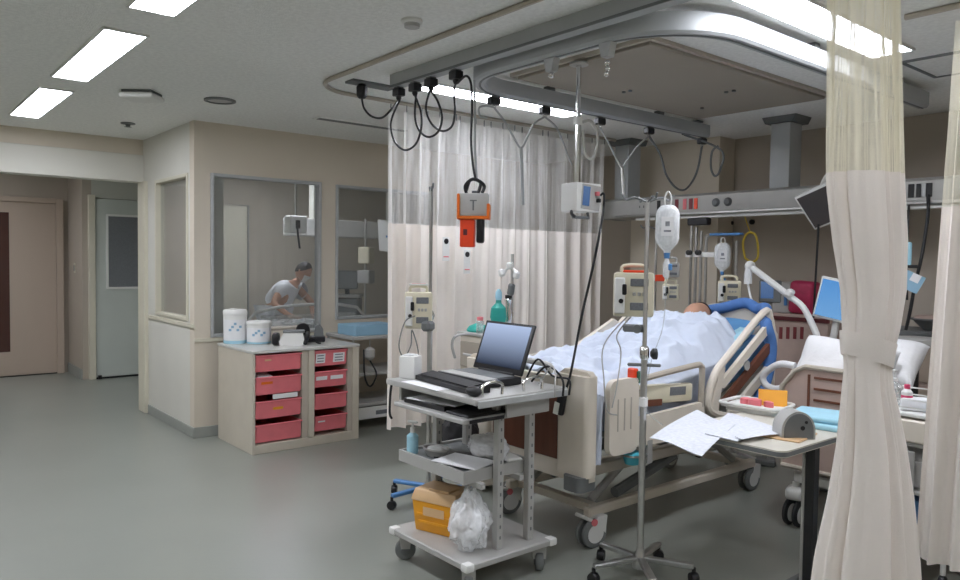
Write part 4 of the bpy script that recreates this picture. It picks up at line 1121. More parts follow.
o = tag(obj('clipboard', M().box((0, 0, .004), (.30, .23, .008), bev=.003), K['yclear'], loc=None), 'tan clipboard under the grey dispenser near the table corner', 'clipboard')
q = G(768, 440, TT); o.location = (q.x-.05, q.y+.14, TT); o.rotation_euler = (0, 0, .15)
# tray with red items
q = G(757, 412, TT)
t = thing('plastic_tray', 'white shallow tray holding red caps on the overbed table', 'tray', (q.x-.02, q.y+.03, TT+.02), .1)
m = M(); m.prism(rbox_outline(-.15, -.11, .15, .11, .03), 'Z', 0, .006)
obj('floor_panel', m, K['white'], t)
obj('rim', M().tube([(x, y, .018) for x, y in rbox_outline(-.155, -.115, .155, .115, .035)], .009, 8, closed=True), K['white'], t)
obj('foot_ring', M().prism(rbox_outline(-.13, -.09, .13, .09, .02), 'Z', -.0195, 0), K['white'], t)
for i, (dx, dy, s_, lb) in enumerate(((-.055, -.01, 1, 'left round red cap in the white tray'), (.0, -.02, 1.15, 'middle red cap with a raised disc in the white tray'), (.06, .01, .9, 'long red cap at the right end of the white tray'))):
    o = tag(obj('specimen_pot', M().lathe([(.028, 0), (.03, .01), (.028, .03), (.015, .034), (0, .034)], n=16, sy=1 if i < 2 else .6), K['red'], loc=None), lb, 'pot')
    o.location = (q.x-.02+dx, q.y+.03+dy, TT+.0265); o.scale = (s_, s_, s_)
# grey half-round dispenser
q = G(790, 438, TT)
t = thing('tape_dispenser', 'grey half round dispenser standing on the overbed table', 'dispenser', (q.x, q.y+.03, TT), face(q)+.45)
pr = [(-.075, 0), (.075, 0)]+[(.075*math.cos(a*PI/14), .035+.085*math.sin(a*PI/14)) for a in range(15)]
obj('shell', M().prism(pr, 'Y', -.045, .045), K['greyp'], t)
obj('face_plate', M().prism([(x*.86, z*.9+.004) for x, z in pr], 'Y', -.05, -.044), K['greyd'], t)
obj('button', M().lathe([(.010, 0), (.010, .006)], c=(.015, -.052, .05), axis='Y', n=12).lathe([(.007, 0), (.007, .006)], c=(.03, -.052, .075), axis='Y', n=12), K['black'], t)
# blue pads
q = G(815, 428, TT)
for i, (rz, lb) in enumerate(((.1, 'lower folded pale blue pad at the right of the overbed table'), (.22, 'upper folded pale blue pad at the right of the overbed table'))):
    o = tag(obj('absorbent_pad', M().box((0, 0, .013), (.26, .26, .026), bev=.011, seg=3), K['bluel'], loc=None), lb, 'pad')
    o.location = (-1.67, 3.48+.02*i, TT+.027*i); o.rotation_euler = (0, 0, rz)
q = PX(771, 405, -1.95)
o = tag(obj('orange_folder', M().box((0, 0, .055), (.14, .02, .11), rot=(-.5, 0, 0), bev=.003), K['yellow'], loc=None), 'orange folder leaning at the back of the overbed table', 'folder')
o.location = (-1.985, 3.62, TT-.004); o.rotation_euler = (0, 0, .5)
# ================================================================== MAIN BED
BX0, BX1, BY0, BY1 = -3.30, -2.40, 2.66, 4.58
t = thing('hospital_bed', 'large cream hospital bed with raised back and blue padded rails', 'bed', (-2.85, 3.6, 0))
# base frame
obj('base_frame', M().bb((-2.575, 2.84, .15), (-2.525, 4.42, .20), bev=.008).bb((-3.175, 2.84, .15), (-3.125, 4.42, .20), bev=.008).bb((-3.125, 2.9, .155), (-2.575, 2.95, .195)).bb((-3.125, 4.33, .155), (-2.575, 4.38, .195)), K['cream'], t, True)
for (x, y, far) in ((-2.53, 2.87, 0), (-3.17, 2.87, 0), (-2.56, 4.41, 1), (-3.19, 4.41, 1)):
    f = obj('caster', M().prism([(-.05, .08), (.0, .16), (.06, .16), (.05, .07), (.0, .115)], 'X', -.035, .035), K['white'], t)
    f.location = (x+2.85, y-3.6, 0); f.rotation_euler = (0, 0, (-.12 if not far else .0)); f.scale = (1.08, 1.08, 1.0)
    for sx in (-.022, .022):
        obj('tyre', M().lathe([(0, -.012), (.05, -.012), (.070, -.01), (.075, -.004), (.075, .004), (.07, .01), (.05, .012), (0, .012)], c=(sx, -.01, .0755), axis='X', n=24), K['tyre'], f)
        obj('wheel_disc', M().lathe([(0, -.014), (.048, -.0135), (.048, .0135), (0, .014)], c=(sx, -.01, .0755), axis='X', n=20), K['white'], f)
    if not far:
        obj('brake_lever', M().box((0, -.05, .155), (.06, .09, .018), rot=(-.5, 0, 0), bev=.005), K['white'], f)
        obj('lever_mark', M().lathe([(0, 0), (.018, 0), (.018, .006), (0, .008)], c=(.032, -.02, .135), axis='X', n=14), K['red'], f, label='red brake mark')
# lifting struts and upper frame
for x in (-2.62, -3.08):
    obj('lift_arm', M().tube([(x, 2.95, .20), (x, 3.25, .38)], .022, 8), K['greyp'], t, True)
    obj('lift_arm', M().tube([(x, 4.3, .20), (x, 4.0, .38)], .022, 8), K['greyp'], t, True)
    obj('actuator', M().tube([(x+.08, 3.05, .24), (x+.08, 3.55, .36)], .03, 10), K['greyd'], t, True)
obj('upper_frame', M().bb((-2.53, 2.78, .38), (-2.48, 4.5, .44), bev=.006).bb((-3.22, 2.78, .38), (-3.17, 4.5, .44), bev=.006).bb((-3.17, 2.8, .385), (-2.53, 2.85, .435)).bb((-3.17, 3.6, .385), (-2.53, 3.65, .435)).bb((-3.17, 4.44, .385), (-2.53, 4.49, .435)), K['creamd'], t, True)
obj('deck', M().prism([(2.76, .56), (3.5, .58), (4.46, .79), (4.44, .84), (3.49, .625), (2.76, .60)], 'X', -3.2, -2.5), K['greyp'], t, True)
for y, z in ((2.95, .56), (3.4, .575), (4.0, .68)):
    obj('deck_strut', M().bb((-3.0, y-.02, .44), (-2.96, y+.02, z)).bb((-2.74, y-.02, .44), (-2.70, y+.02, z)), K['greyd'], t, True)
# foot board: cream frame, brown inset
obj('foot_board', M().prism([(-3.3, .40), (-3.26, .38), (-2.40, .38), (-2.375, .40), (-2.375, .90), (-2.40, .925), (-2.55, .93), (-2.62, .88), (-3.05, .88), (-3.12, .93), (-3.27, .925), (-3.3, .90)], 'Y', 2.665, 2.705), K['cream'], t, True)
obj('foot_inset', M().bb((-3.08, 2.658, .47), (-2.585, 2.6655, .805), bev=.003), K['brownw'], t, True, label='dark brown inset of the foot board')
obj('foot_post', M().prism(rbox_outline(-2.58, 2.635, -2.37, 2.72, .03), 'Z', .42, .905), K['cream'], t, True)
obj('foot_post', M().prism(rbox_outline(-3.30, 2.635, -3.10, 2.72, .03), 'Z', .42, .905), K['cream'], t, True)
obj('bumper', M().prism(rbox_outline(-2.50, 2.60, -2.38, 2.73, .03), 'Z', .355, .425), K['greyd'], t, True)
obj('bumper', M().prism(rbox_outline(-3.29, 2.60, -3.17, 2.73, .03), 'Z', .355, .425), K['greyd'], t, True)
obj('foot_handle', M().tube([(-2.66, 2.68, .90), (-2.68, 2.66, .935), (-3.0, 2.66, .935), (-3.02, 2.68, .90)], .016, 8, sm=4), K['white'], t, True)
# mattress: raised back section
mprof = [(2.73, .605), (3.49, .625), (4.45, .85), (4.42, .985), (4.36, 1.005), (3.46, .785), (2.76, .765), (2.73, .74)]
obj('mattress', M().prism(mprof, 'X', -3.24, -2.455), K['bluem'], t, True)
# near foot rail
xr0, xr1 = -2.405, -2.372
def rail(nm, x0, x1, sgn, lab=None):
    m = M()
    m.prism(rbox_outline(2.80, .50, 3.02, .875, .05), 'X', x0, x1)
    r_ = obj(nm, m, K['cream'], t, True)
    obj('lower_panel', M().prism([(3.02, .52), (3.56, .50), (3.60, .53), (3.60, .66), (3.57, .685), (3.02, .665)], 'X', x0+.002, x1-.002), K['cream'], r_, True)
    obj('top_bar', M().tube([((x0+x1)/2, 3.0, .855), ((x0+x1)/2, 3.50, .892), ((x0+x1)/2, 3.575, .885), ((x0+x1)/2, 3.59, .85), ((x0+x1)/2, 3.585, .66)], .017, 8, sm=4), K['creamd'], r_, True)
    obj('rail_arm', M().bb((x0-.03*(sgn > 0), 3.1, .42), (x1+.03*(sgn < 0), 3.14, .54)), K['greyp'], r_, True)
    return r_
r1 = rail('side_rail', xr0, xr1, 1)
q = M()
for y in (2.86, 2.91, 2.96): q.bb((xr1-.001, y-.004, .62), (xr1+.002, y+.004, .78))
obj('grip_lines', q, K['creamd'], r1, True)
rail('side_rail', -3.328, -3.295, -1)
# near head rail: tilted frame with slats, blue pad round the head end
def hp(y, z, x=-2.39): return (x, y, z)
hr = obj('head_rail', M().tube([hp(3.68, .62), hp(3.66, .72), hp(3.73, .84), hp(3.86, .93), hp(4.22, 1.16), hp(4.30, 1.12), hp(4.34, .97), hp(4.30, .80), hp(4.19, .60), hp(3.95, .56)], .022, 8, closed=True, sm=4), K['cream'], t, True)
obj('slat', M().prism([(3.74, .76), (3.80, .74), (4.30, 1.05), (4.28, 1.10)], 'X', -2.402, -2.378), K['cream'], hr, True)
obj('slat', M().prism([(3.78, .66), (3.84, .64), (4.31, .92), (4.31, .985)], 'X', -2.402, -2.378), K['brownw'], hr, True, label='brown slat')
obj('slat', M().prism([(3.86, .595), (3.94, .575), (4.29, .78), (4.31, .85)], 'X', -2.402, -2.378), K['cream'], hr, True)
obj('slat_post', M().prism([(3.67, .63), (3.73, .60), (3.80, .86), (3.74, .85)], 'X', -2.406, -2.374), K['cream'], hr, True)
obj('emblem', M().lathe([(0, -.004), (.03, -.004), (.03, .004), (0, .004)], c=(-2.372, 4.02, .855), axis='X', n=18), K['greyp'], hr, True)
obj('rail_arm', M().bb((-2.47, 3.9, .42), (-2.41, 3.95, .62)), K['greyp'], hr, True)
hr2 = obj('head_rail', M().tube([hp(3.68, .62, -3.31), hp(3.66, .72, -3.31), hp(3.86, .93, -3.31), hp(4.22, 1.16, -3.31), hp(4.34, .97, -3.31), hp(4.19, .60, -3.31)], .022, 8, closed=True, sm=4), K['cream'], t, True)
obj('slat', M().prism([(3.74, .76), (3.80, .74), (4.30, 1.05), (4.28, 1.10)], 'X', -3.322, -3.298), K['cream'], hr2, True)
obj('rail_panel', M().prism([(3.48, .79), (3.50, .87), (3.54, .90), (3.93, 1.07), (3.97, 1.05), (4.0, .92)], 'X', -3.335, -3.305), K['cream'], hr2, True)
# head board under the pad
pts = [PY(704, 318, 4.50), PY(722, 308, 4.52), PY(745, 303, 4.53), PY(758, 309, 4.52)]
obj('head_board', M().prism([(-3.2, .50), (-2.50, .50), (-2.48, 1.0), (-2.56, 1.12), (-2.75, 1.19), (-2.95, 1.18), (-3.12, 1.10), (-3.2, 1.0)], 'Y', 4.53, 4.565), K['cream'], t, True)
# blue pad: over the head board, then down the near rail
pad = [(-3.16, 4.50, 1.04), (-3.08, 4.50, 1.10), pts[1], pts[2], pts[3], (-2.50, 4.44, 1.17), PX(766, 324, -2.40), PX(771, 345, -2.39), PX(768, 372, -2.39), PX(760, 396, -2.39), PX(754, 408, -2.39)]
tag(obj('bumper_pad', M().tube(pad, .036, 12, sm=6), K['blue'], loc=(-2.45, 4.45, 1.1)), 'long blue padded bumper arching over the head end of the cream bed', 'bumper')
# --- bedding
def surf(y):      # top of the person-shaped linen along the bed
    k = [(2.70, .845), (2.85, .87), (3.1, .905), (3.35, .945), (3.55, .985), (3.8, 1.06), (4.0, 1.10), (4.12, 1.11), (4.2, 1.10)]
    if y <= k[0][0]: return k[0][1]
    for a, b in zip(k, k[1:]):
        if y <= b[0]:
            s_ = (y-a[0])/(b[0]-a[0]); s_ = s_*s_*(3-2*s_) if False else s_
            return a[1]+(b[1]-a[1])*s_
    return k[-1][1]
def mat_top(y):
    if y < 3.46: return .765+.02*(y-2.76)/.7
    return .785+(y-3.46)*.244
def linen(u, v):
    y = 2.735+1.44*v
    W = .40; drop = .16
    s_ = (u-.5)*2*(W+drop)
    near = s_ > 0
    end = y
    wob = mnoise.noise(Vector((s_*7, y*5, 1)))*.034+mnoise.noise(Vector((s_*18+3*y, y*9, 4)))*.016
    ridge = abs(mnoise.noise(Vector((s_*5+y*3, y*8-s_*3, 9))))
    base = mat_top(y)+.022
    r2 = 1-2*abs(mnoise.noise(Vector((s_*9+y*6, y*11-s_*8, 3))))
    wob += .012*max(0, r2)**2
    if abs(s_) <= W:
        x = -2.85+s_
        bump = max(0, surf(y)-base)
        q_ = s_/W
        g_ = max(0, 1-abs(q_+.02)**4.5)
        z = base+bump*g_+(wob+.11*(.35-ridge))*(.35+.65*g_)
        z = max(z, base)
    else:
        e = abs(s_)-W
        x = -2.85+math.copysign(W+.012+.006*math.sin(y*25), s_)
        z = base-e+wob*.2
    # near the head the near edge pulls in
    if y > 3.85 and s_ > 0: x -= (y-3.85)*.35*max(0, s_)
    return (x, y+(.02*mnoise.noise(Vector((s_*6, 0, 2))) if v > .95 else 0), z)
m = M(); m.slab(linen, 110, 140, .012)
tag(obj('bed_sheet', m, K['sheet'], loc=(-2.85, 3.4, .78), ang=80), 'rumpled white bed sheet covering the patient on the cream bed', 'sheet')
# linen tumbling over the foot corner between board and rail
def drape(u, v):
    y = 2.745+.05*u+.012*math.sin(9*v+4*u)
    x = -2.445+.03*math.sin(7*u+5*v)*.5
    return (x+.012*math.sin(20*u), y, .80-.33*v)
def fall(u, v):
    a = 2*PI*u
    w = .045*(1-.35*v)+.012*math.sin(4*a+6*v)
    return (-2.428+w*.6*math.cos(a), 2.77+w*.7*math.sin(a)*.8, .80-.34*v)
m = M(); m.grid(fall, 28, 18, wrap=True)
tag(obj('blanket_corner', m, K['sheet'], loc=(-2.43, 2.76, .8), ang=80), 'pale blue-white blanket end hanging down beside the cream bed post', 'blanket')
# pillow under the head
def pillow(nm, c, sx, sy, sz, rot, material, label, cat='pillow', seed=0):
    m = M()
    def f(u, v, sg):
        x = (u-.5)*2; y = (v-.5)*2
        k = max(0, (1-abs(x)**3.2)*(1-abs(y)**3.2))**.45
        px = x*(1-.06*(1-abs(y))*abs(x)); 
        return Vector((px*sx, y*sy, sg*sz*k+.012*mnoise.noise(Vector((x*2.5+seed, y*2.5, sg)))*k))
    R_ = Matrix.Rotation(rot[2], 4, 'Z') @ Matrix.Rotation(rot[1], 4, 'Y') @ Matrix.Rotation(rot[0], 4, 'X')
    for sg in (1, -1): m.grid(lambda u, v: R_ @ f(u, v, sg), 24, 18)
    bmesh.ops.remove_doubles(m.bm, verts=m.bm.verts, dist=.0008)
    o = obj(nm, m, material, None, ang=80); o.location = c
    return tag(o, label, cat)
pillow('pillow', (-2.84, 4.31, 1.03), .30, .17, .045, (.24, 0, 0), K['bluem'], 'blue pillow at the raised head end of the cream bed')
pillow('folded_towel', (-2.53, 4.20, 1.01), .05, .12, .03, (.24, 0, .2), K['bluel'], 'pale blue folded cloth beside the pillow on the cream bed', 'cloth')
# patient
HEAD = Vector((-2.93, 4.32, 1.10))
pe = thing('person', 'patient lying in the cream bed under white linen, only dark hair and face showing', 'person', (-2.87, 3.5, .80))
def mt(y, off): return mat_top(y)+off
J = [((-2.87, 3.50, mt(3.5, .095)), (.13, .075)), ((-2.87, 3.72, mt(3.72, .10)), (.12, .085)), ((-2.88, 3.92, mt(3.92, .095)), (.15, .08)), ((-2.90, 4.08, mt(4.08, .09)), (.07, .06)), ((-2.92, 4.17, 1.045), .05), ((-2.93, 4.25, 1.075), .055),
     ((-2.68, 3.92, mt(3.92, .075)), .048), ((-2.62, 3.66, mt(3.66, .06)), .038), ((-2.64, 3.43, mt(3.43, .055)), .028),
     ((-3.07, 3.92, mt(3.92, .075)), .048), ((-3.13, 3.66, mt(3.66, .06)), .038), ((-3.11, 3.43, mt(3.43, .055)), .028),
     ((-2.79, 3.42, mt(3.42, .08)), .075), ((-2.77, 3.10, .865), .052), ((-2.77, 2.86, .825), .036), ((-2.76, 2.80, .838), .028),
     ((-2.96, 3.42, mt(3.42, .08)), .075), ((-2.98, 3.10, .865), .052), ((-2.98, 2.86, .825), .036), ((-2.99, 2.80, .838), .028)]
E_ = [(0, 1), (1, 2), (2, 3), (3, 4), (4, 5), (2, 6), (6, 7), (7, 8), (2, 9), (9, 10), (10, 11), (0, 12), (12, 13), (13, 14), (14, 15), (0, 16), (16, 17), (17, 18), (18, 19)]
add_hand(J, E_, 8, (0, -1, 0), (0, 0, 1), .9); add_hand(J, E_, 11, (0, -1, 0), (0, 0, 1), .9)
body = skin_body('body', J, E_, K['skin'], pe)
hm, HP = head_mesh(HEAD, .112, (.35, -.25, .9), (0, .95, .25))
bmesh.ops.transform(hm.bm, matrix=MW[pe.name].inverted(), verts=hm.bm.verts)
hm2 = M(); hm2.bm.from_mesh(body.data); hm2._add(hm.bm); bmesh.ops.recalc_face_normals(hm2.bm, faces=hm2.bm.faces); hm2.bm.to_mesh(body.data); hm2.bm.free()
body.data.shade_smooth()
obj('hair', hair_cap(HP, None, 1.08), K['hair'], pe, True, ang=80)
# device lying on the near rail, orange clip, dish below
t = thing('syringe_driver', 'long ivory syringe driver lying along the near bed rail', 'pump', (-2.41, 3.30, .69))
dv = M().box((-2.435, 3.31, .755), (.05, .46, .10), rot=(-.06, 0, 0), bev=.012, seg=2)
obj('body', dv, K['pump'], t, True)
obj('label', M().box((-2.409, 3.40, .762), (.003, .14, .045), rot=(-.06, 0, 0)), K['lcd'], t, True)
obj('display', M().box((-2.409, 3.20, .72), (.004, .12, .035), rot=(-.06, 0, 0)), K['brownw'], t, True)
obj('plunger', M().tube([(-2.43, 3.08, .80), (-2.43, 3.06, .70)], .014, 8), K['black'], t, True)
q = PX(636, 376, -2.39)
t = thing('tube_clip', 'orange and teal clip on the top bar of the near bed rail', 'clip', (q.x-.02, q.y, q.z))
obj('jaw', M().box((0, 0, .0), (.05, .035, .075), bev=.006), K['redor'], t)
obj('lever', M().box((.03, .01, -.005), (.02, .02, .06), bev=.004), K['grn'], t)
q = PX(634, 441, -2.39)
t = thing('emesis_dish', 'turquoise dish hanging below the near bed rail', 'dish', (-2.40, q.y, .42))
obj('bowl', M().lathe([(.0, .012), (.035, .01), (.052, .06), (.058, .06), (.06, .066), (.05, .066)][::-1], n=22), K['turq'], t)
obj('holder', M().tube([(-.075, -.05, .055), (-.03, -.07, .06), (.05, -.05, .06), (.068, .0, .06), (.05, .05, .06), (-.03, .07, .06), (-.075, .05, .055)], .005, 6), K['steel'], t)
o = bpy.data.objects['emesis_dish']
# ================================================================== SUPPLY BEAM OVER THE BED HEAD
t = thing('supply_beam', 'long grey ceiling hung supply beam with outlets above the bed head', 'supply beam', (-3.0, 5.2, 1.9))
SX0, SX1 = -4.44, -.6
obj('body', M().prism([(5.11, 1.835), (5.40, 1.835), (5.40, 2.01), (5.16, 2.01), (5.10, 1.985), (5.10, 1.85)], 'X', SX0, SX1), K['greyp'], t, True)
obj('light_strip', M().bb((-4.1, 5.12, 1.812), (SX1, 5.17, 1.834), bev=.004), K['white'], t, True)
obj('rail', M().bb((-4.3, 5.085, 1.84), (SX1, 5.099, 1.858), bev=.003), K['steel'], t, True)
obj('end_cap', M().prism([(5.105, 1.83), (5.405, 1.83), (5.405, 2.015), (5.155, 2.015), (5.095, 1.988), (5.095, 1.848)], 'X', SX0-.012, SX0), K['alu'], t, True)
for (px, i) in ((624, 0), (782, 1)):
    x = PY(px, 150, 5.2).x
    c_ = obj('column', M().bb((x-.075, 5.17, 2.01), (x+.075, 5.34, CZ-.05), bev=.004), K['rail'], t, True)
    obj('ceiling_plate', M().prism([(x-.13, CZ-.002), (x+.13, CZ-.002), (x+.105, CZ-.05), (x-.105, CZ-.05)], 'Y', 5.14, 5.37), K['greyd'], c_, True)
def outlet(px, w, hh, mm, k=1, zc=1.925):
    x = PY(px, 200, 5.1).x
    f_ = obj('outlet', M().bb((x-w/2, 5.094, zc-hh/2), (x+w/2, 5.101, zc+hh/2), bev=.002), K[mm], t, True)
    return f_
for px, mm in ((659, 'black'), (677, 'redslot'), (685, 'red'), (691, 'redslot'), (696, 'redor')): outlet(px, .033, .085, mm)
for px in (716, 728):
    x = PY(px, 200, 5.1).x
    obj('gas_outlet', M().lathe([(0, -.02), (.02, -.02), (.032, -.008), (.034, 0), (0, 0)][::-1], c=(x, 5.10, 1.925), axis='Y', n=18), K['greyd'], t, True)
for px in (911, 919, 929):
    o_ = outlet(px, .035, .085, 'black'); 
for px in (640, 644): outlet(px, .01, .02, 'greyd')
outlet(923, .03, .085, 'alu')
# wall plates on the rear wall
for (px, py, lb) in ((709, 222, 'leftmost small dark knob on the rear wall below the supply beam'), (722, 221, 'second small dark knob on the rear wall below the supply beam'), (731, 223, 'third small dark knob on the rear wall below the supply beam'), (752, 222, 'rightmost small dark knob on the rear wall below the supply beam')):
    q = PY(px, py, 5.84)
    tag(obj('wall_socket', M().lathe([(.022, 0), (.022, -.02), (.012, -.03), (0, -.03)], axis='Y', n=12), K['black'], loc=None), lb, 'socket', 'sockets on the rear wall')
    bpy.context.scene.objects[-1] if False else None
    o = [x for x in COL.objects if x.name.startswith('wall_socket')][-1]; o.location = (q.x, 5.849, q.z)

# ---- tower of silver poles left of the bed head
def multi_pole(label, x, y, top, n, gap):
    tt = thing('equipment_rack', label, 'rack', (x, y, 0))
    for i in range(n):
        obj('pole', M().tube([(x+(i-(n-1)/2)*gap, y, .1), (x+(i-(n-1)/2)*gap, y, top-.03*i)], .011, 8), K['steel'], tt, True)
    obj('cross_clamp', M().bb((x-.10, y-.03, 1.50), (x+.16, y-.012, 1.54), bev=.004), K['white'], tt, True)
    for i in (0, 1): obj('knob', M().lathe([(0, -.02), (.02, -.015), (.02, .015), (0, .02)], c=(x-.05+.08*i, y-.05, 1.535), axis='Y', n=12), K['black'], tt, True)
    obj('top_clamp', M().bb((x-.09, y-.03, 1.745), (x+.09, y+.03, 1.80), bev=.008), K['bag_black'], tt, True)
    obj('base', M().bb((x-.10, y-.16, .06), (x+.16, y+.16, .10), bev=.01), K['greyd'], tt, True)
    for sx in (-.07, .13):
        for sy in (-.13, .13):
            obj('caster', M().lathe([(0, -.012), (.03, -.012), (.03, .012), (0, .012)], c=(x+sx, y+sy, .03), axis='X', n=14), K['rubber'], tt, True)
    return tt
q = PY(699, 230, 4.95); multi_pole('rack of four silver poles with black clamps behind the bed head', q.x, 4.95, 1.76, 4, .045)
# second drip stand behind the bed, left side, with stacked pumps
q = PY(668, 300, 4.75); P2 = Vector((q.x-.10, 4.72, 0))
drip_stand('drip_stand', 'drip stand behind the far side of the bed carrying two small pumps', P2, 1.72, .3, K['steel'], K['greyd'], 4, .2, 2)
q1 = PY(673, 296, 4.65)
infusion_pump('small grey pump with red top behind the bed, left of the silver poles', (q1.x, 4.62, q1.z-.03), face(q1), .12, .12, .09)
infusion_pump('small grey pump stacked above it on the far drip stand', (q1.x-.0, 4.62, q1.z+.14), face(q1), .12, .11, .09, body='greyp')
q = PY(660, 278, 4.7)
tag(obj('red_tag', M().box((0, 0, 0), (.07, .03, .05), rot=(0, 0, .5), bev=.004), K['redor'], loc=None), 'small orange red block beside the upper pump on the far drip stand', 'block')
bpy.data.objects['red_tag'].location = (q.x, 4.70, q.z)
# wash bag on teal holder with its own stand
q = PY(720, 238, 4.85)
tt = thing('bag_holder', 'dark blue flat tray hook carrying the small bag behind the bed', 'holder', (q.x, 4.93, q.z+.03))
obj('arm', M().box((0, 0, .0), (.26, .05, .018), bev=.006), K['blueb'], tt)
obj('stem', M().tube([(-.12, .0, .0), (-.16, .0, -.02), (-.17, 0, -.1)], .01, 8), K['steel'], tt)
bag('drip_bag', 'small crumpled clear bag hanging below the blue hook behind the bed', Vector((q.x, 4.89, q.z-.035)), .115, .21, face(q), hang=.04)
# pump on the right of the poles
q = PY(733, 300, 4.85)
infusion_pump('ivory pump behind the blue bumper at the bed head', (q.x, 4.80, q.z-.02), face(q), .16, .16, .10)
q = PY(727, 290, 4.9)
tt = thing('drip_stand', 'third drip stand holding the ivory pump at the bed head', 'drip stand', (q.x+.05, 4.93, 0))
obj('pole', M().tube([(0, 0, .06), (0, 0, 1.62)], .011, 8), K['steel'], tt)
for i in range(4):
    a = i*PI/2+.4; obj('leg', M().tube([(0, 0, .08), (.2*math.cos(a), .2*math.sin(a), .03)], .012, 6), K['steel'], tt)
# monitor with blue picture and wall gauge
q = PY(752, 291, 4.95)
tt = thing('bedside_display', 'small dark display with a blue picture behind the bed head', 'display', (q.x+.10, 5.02, q.z), face(q))
obj('shell', M().box((0, 0, 0), (.15, .05, .16), bev=.008), K['greyd'], tt)
obj('screen', M().box((-.02, -.0255, .01), (.085, .003, .12)), K['lcdb'], tt)
obj('stalk', M().tube([(0, .02, -.08), (0, .02, -q.z+.05)], .014, 8), K['steel'], tt)
obj('foot', M().box((0, .02, -q.z+.025), (.14, .14, .045), bev=.01), K['greyd'], tt)
q = PY(750, 232, 5.3)
tag(obj('oxygen_hose', M().tube([PY(745, 258, 5.3), PY(743, 243, 5.3), PY(748, 233, 5.3), PY(756, 236, 5.3), PY(758, 256, 5.3), PY(752, 262, 5.3), PY(745, 258, 5.3)], .009, 8, sm=5).tube([q, (q.x, 5.2, 1.845)], .005, 6), K['yhose'], loc=q), 'coiled yellow hose hanging under the supply beam', 'hose')
# crates / bags on a trolley in the far right corner behind the bed
tt = thing('storage_unit', 'beige storage unit with a row of dark red slots behind the bed head', 'storage unit', (-2.85, 5.55, 0))
q0, q1 = PY(770, 325, 5.4), PY(812, 352, 5.4)
obj('carcass', M().bb((-3.05, 5.40, .02), (-2.55, 5.75, 1.08), bev=.006), K['taupe'], tt, True)
for px in (781, 788, 795, 802):
    q = PY(px, 333, 5.4); obj('slot', M().bb((q.x-.012, 5.394, q.z-.045), (q.x+.012, 5.401, q.z+.045)), K['redslot'], tt, True)
obj('shelf_edge', M().bb((-3.06, 5.385, 1.03), (-2.54, 5.40, 1.06)), K['redin'], tt, True)
q = PY(800, 306, 5.45)
tag(obj('crimson_bag', M().box((q.x, 5.52, 1.205), (.19, .16, .25), rot=(0, .06, 0), bev=.035, seg=3), K['pinkd'], loc=(q.x, 5.52, 1.08), ang=60), 'crimson patterned bag on the storage unit behind the bed', 'bag')
q = PY(781, 300, 5.45)
tt = thing('wall_gauge', 'pale grey device with dials standing beside the crimson bag', 'device', (q.x-.02, 5.52, 1.08), .3)
obj('body', M().box((0, 0, .12), (.14, .12, .24), bev=.01), K['greyp'], tt)
obj('dial', M().lathe([(0, -.008), (.03, -.008), (.03, 0), (0, 0)], c=(.0, -.06, .17), axis='Y', n=16), K['black'], tt)
obj('tube', M().tube([(.03, -.065, .06), (.03, -.07, .14)], .012, 8), K['blueb'], tt)
# white articulated arm
A0, A1, A2 = PY(750, 266, 4.63), PY(792, 298, 4.63), PY(818, 340, 4.63)
tt = thing('support_arm', 'white jointed support arm reaching over the bed head', 'arm', (A1.x, 4.63, A1.z))
obj('upper_link', M().tube([A0, A1], .022, 12), K['white'], tt, True)
obj('lower_link', M().tube([A1, PY(803, 307, 4.63), PY(812, 324, 4.63), A2, (A2.x+.02, 4.63, .82)], .020, 12, sm=3), K['white'], tt, True)
obj('elbow', M().ball(A0, (.036, .03, .036)), K['white'], tt, True)
obj('joint', M().box(PY(790, 293, 4.61), (.045, .05, .05), rot=(0, .6, 0), bev=.01), K['white'], tt, True)
obj('drop_link', M().tube([A0, PY(748, 274, 4.63), PY(748, 284, 4.63)], .026, 12), K['white'], tt, True)
obj('cable', M().tube([PY(748, 284, 4.63), PY(751, 298, 4.6), PY(758, 312, 4.58), PY(764, 326, 4.57)], .008, 6, sm=5), K['white'], tt, True)
obj('base_clamp', M().bb((A2.x-.02, 4.58, .80), (A2.x+.07, 4.68, .90), bev=.01), K['white'], tt, True)
obj('stand', M().tube([(A2.x+.02, 4.63, .0), (A2.x+.02, 4.63, .82)], .02, 10), K['steel'], tt, True)
# monitors
def monitor(label, c, w, h, rz, tilt, front, roll=0.0):
    tt = thing('monitor', label, 'monitor', c, rz)
    R_ = Matrix.Rotation(roll, 4, 'Y') @ Matrix.Rotation(tilt, 4, 'X')
    def T(q): bmesh.ops.transform(q.bm, matrix=R_, verts=q.bm.verts); return q
    obj('shell', T(M().box((0, .018, 0), (w, .036, h), bev=.008, seg=2)), K['white'], tt)
    obj('screen', T(M().box((0, -.002, .0), (w*.9, .006, h*.88))), front, tt)
    return tt
c = PY(822, 210, 4.9)
mo = monitor('dark tilted monitor on a white arm under the supply beam', (c.x+.02, 4.9, c.z+.03), .30, .27, face(c)-.45, .55, K['scrd'], -.36)
obj('arm', M().tube([(0, .05, .05), (.0, .1, .16), (-.05, .14, .20), (-.09, .16, .12), (-.06, .2, .06)], .028, 10, sm=5), K['white'], mo)
obj('cable', M().tube([(-.06, .04, -.12), (-.075, .06, -.35), (-.085, .06, -.75)], .007, 6, sm=4), K['black'], mo)
c = PY(831, 300, 4.82)
mo = monitor('white framed monitor showing a blue picture, left edge beside the tied curtain', (c.x+.035, 4.82, c.z), .24, .27, face(c)-.2, .0, K['scrb'], .2)
obj('neck', M().tube([(0, .04, -.1), (-.02, .06, -.22), (-.04, .05, -.34)], .022, 8, sm=3), K['white'], mo)
obj('stand', M().tube([(-.04, .05, -.34), (-.04, .05, -c.z+.03)], .02, 8), K['steel'], mo)
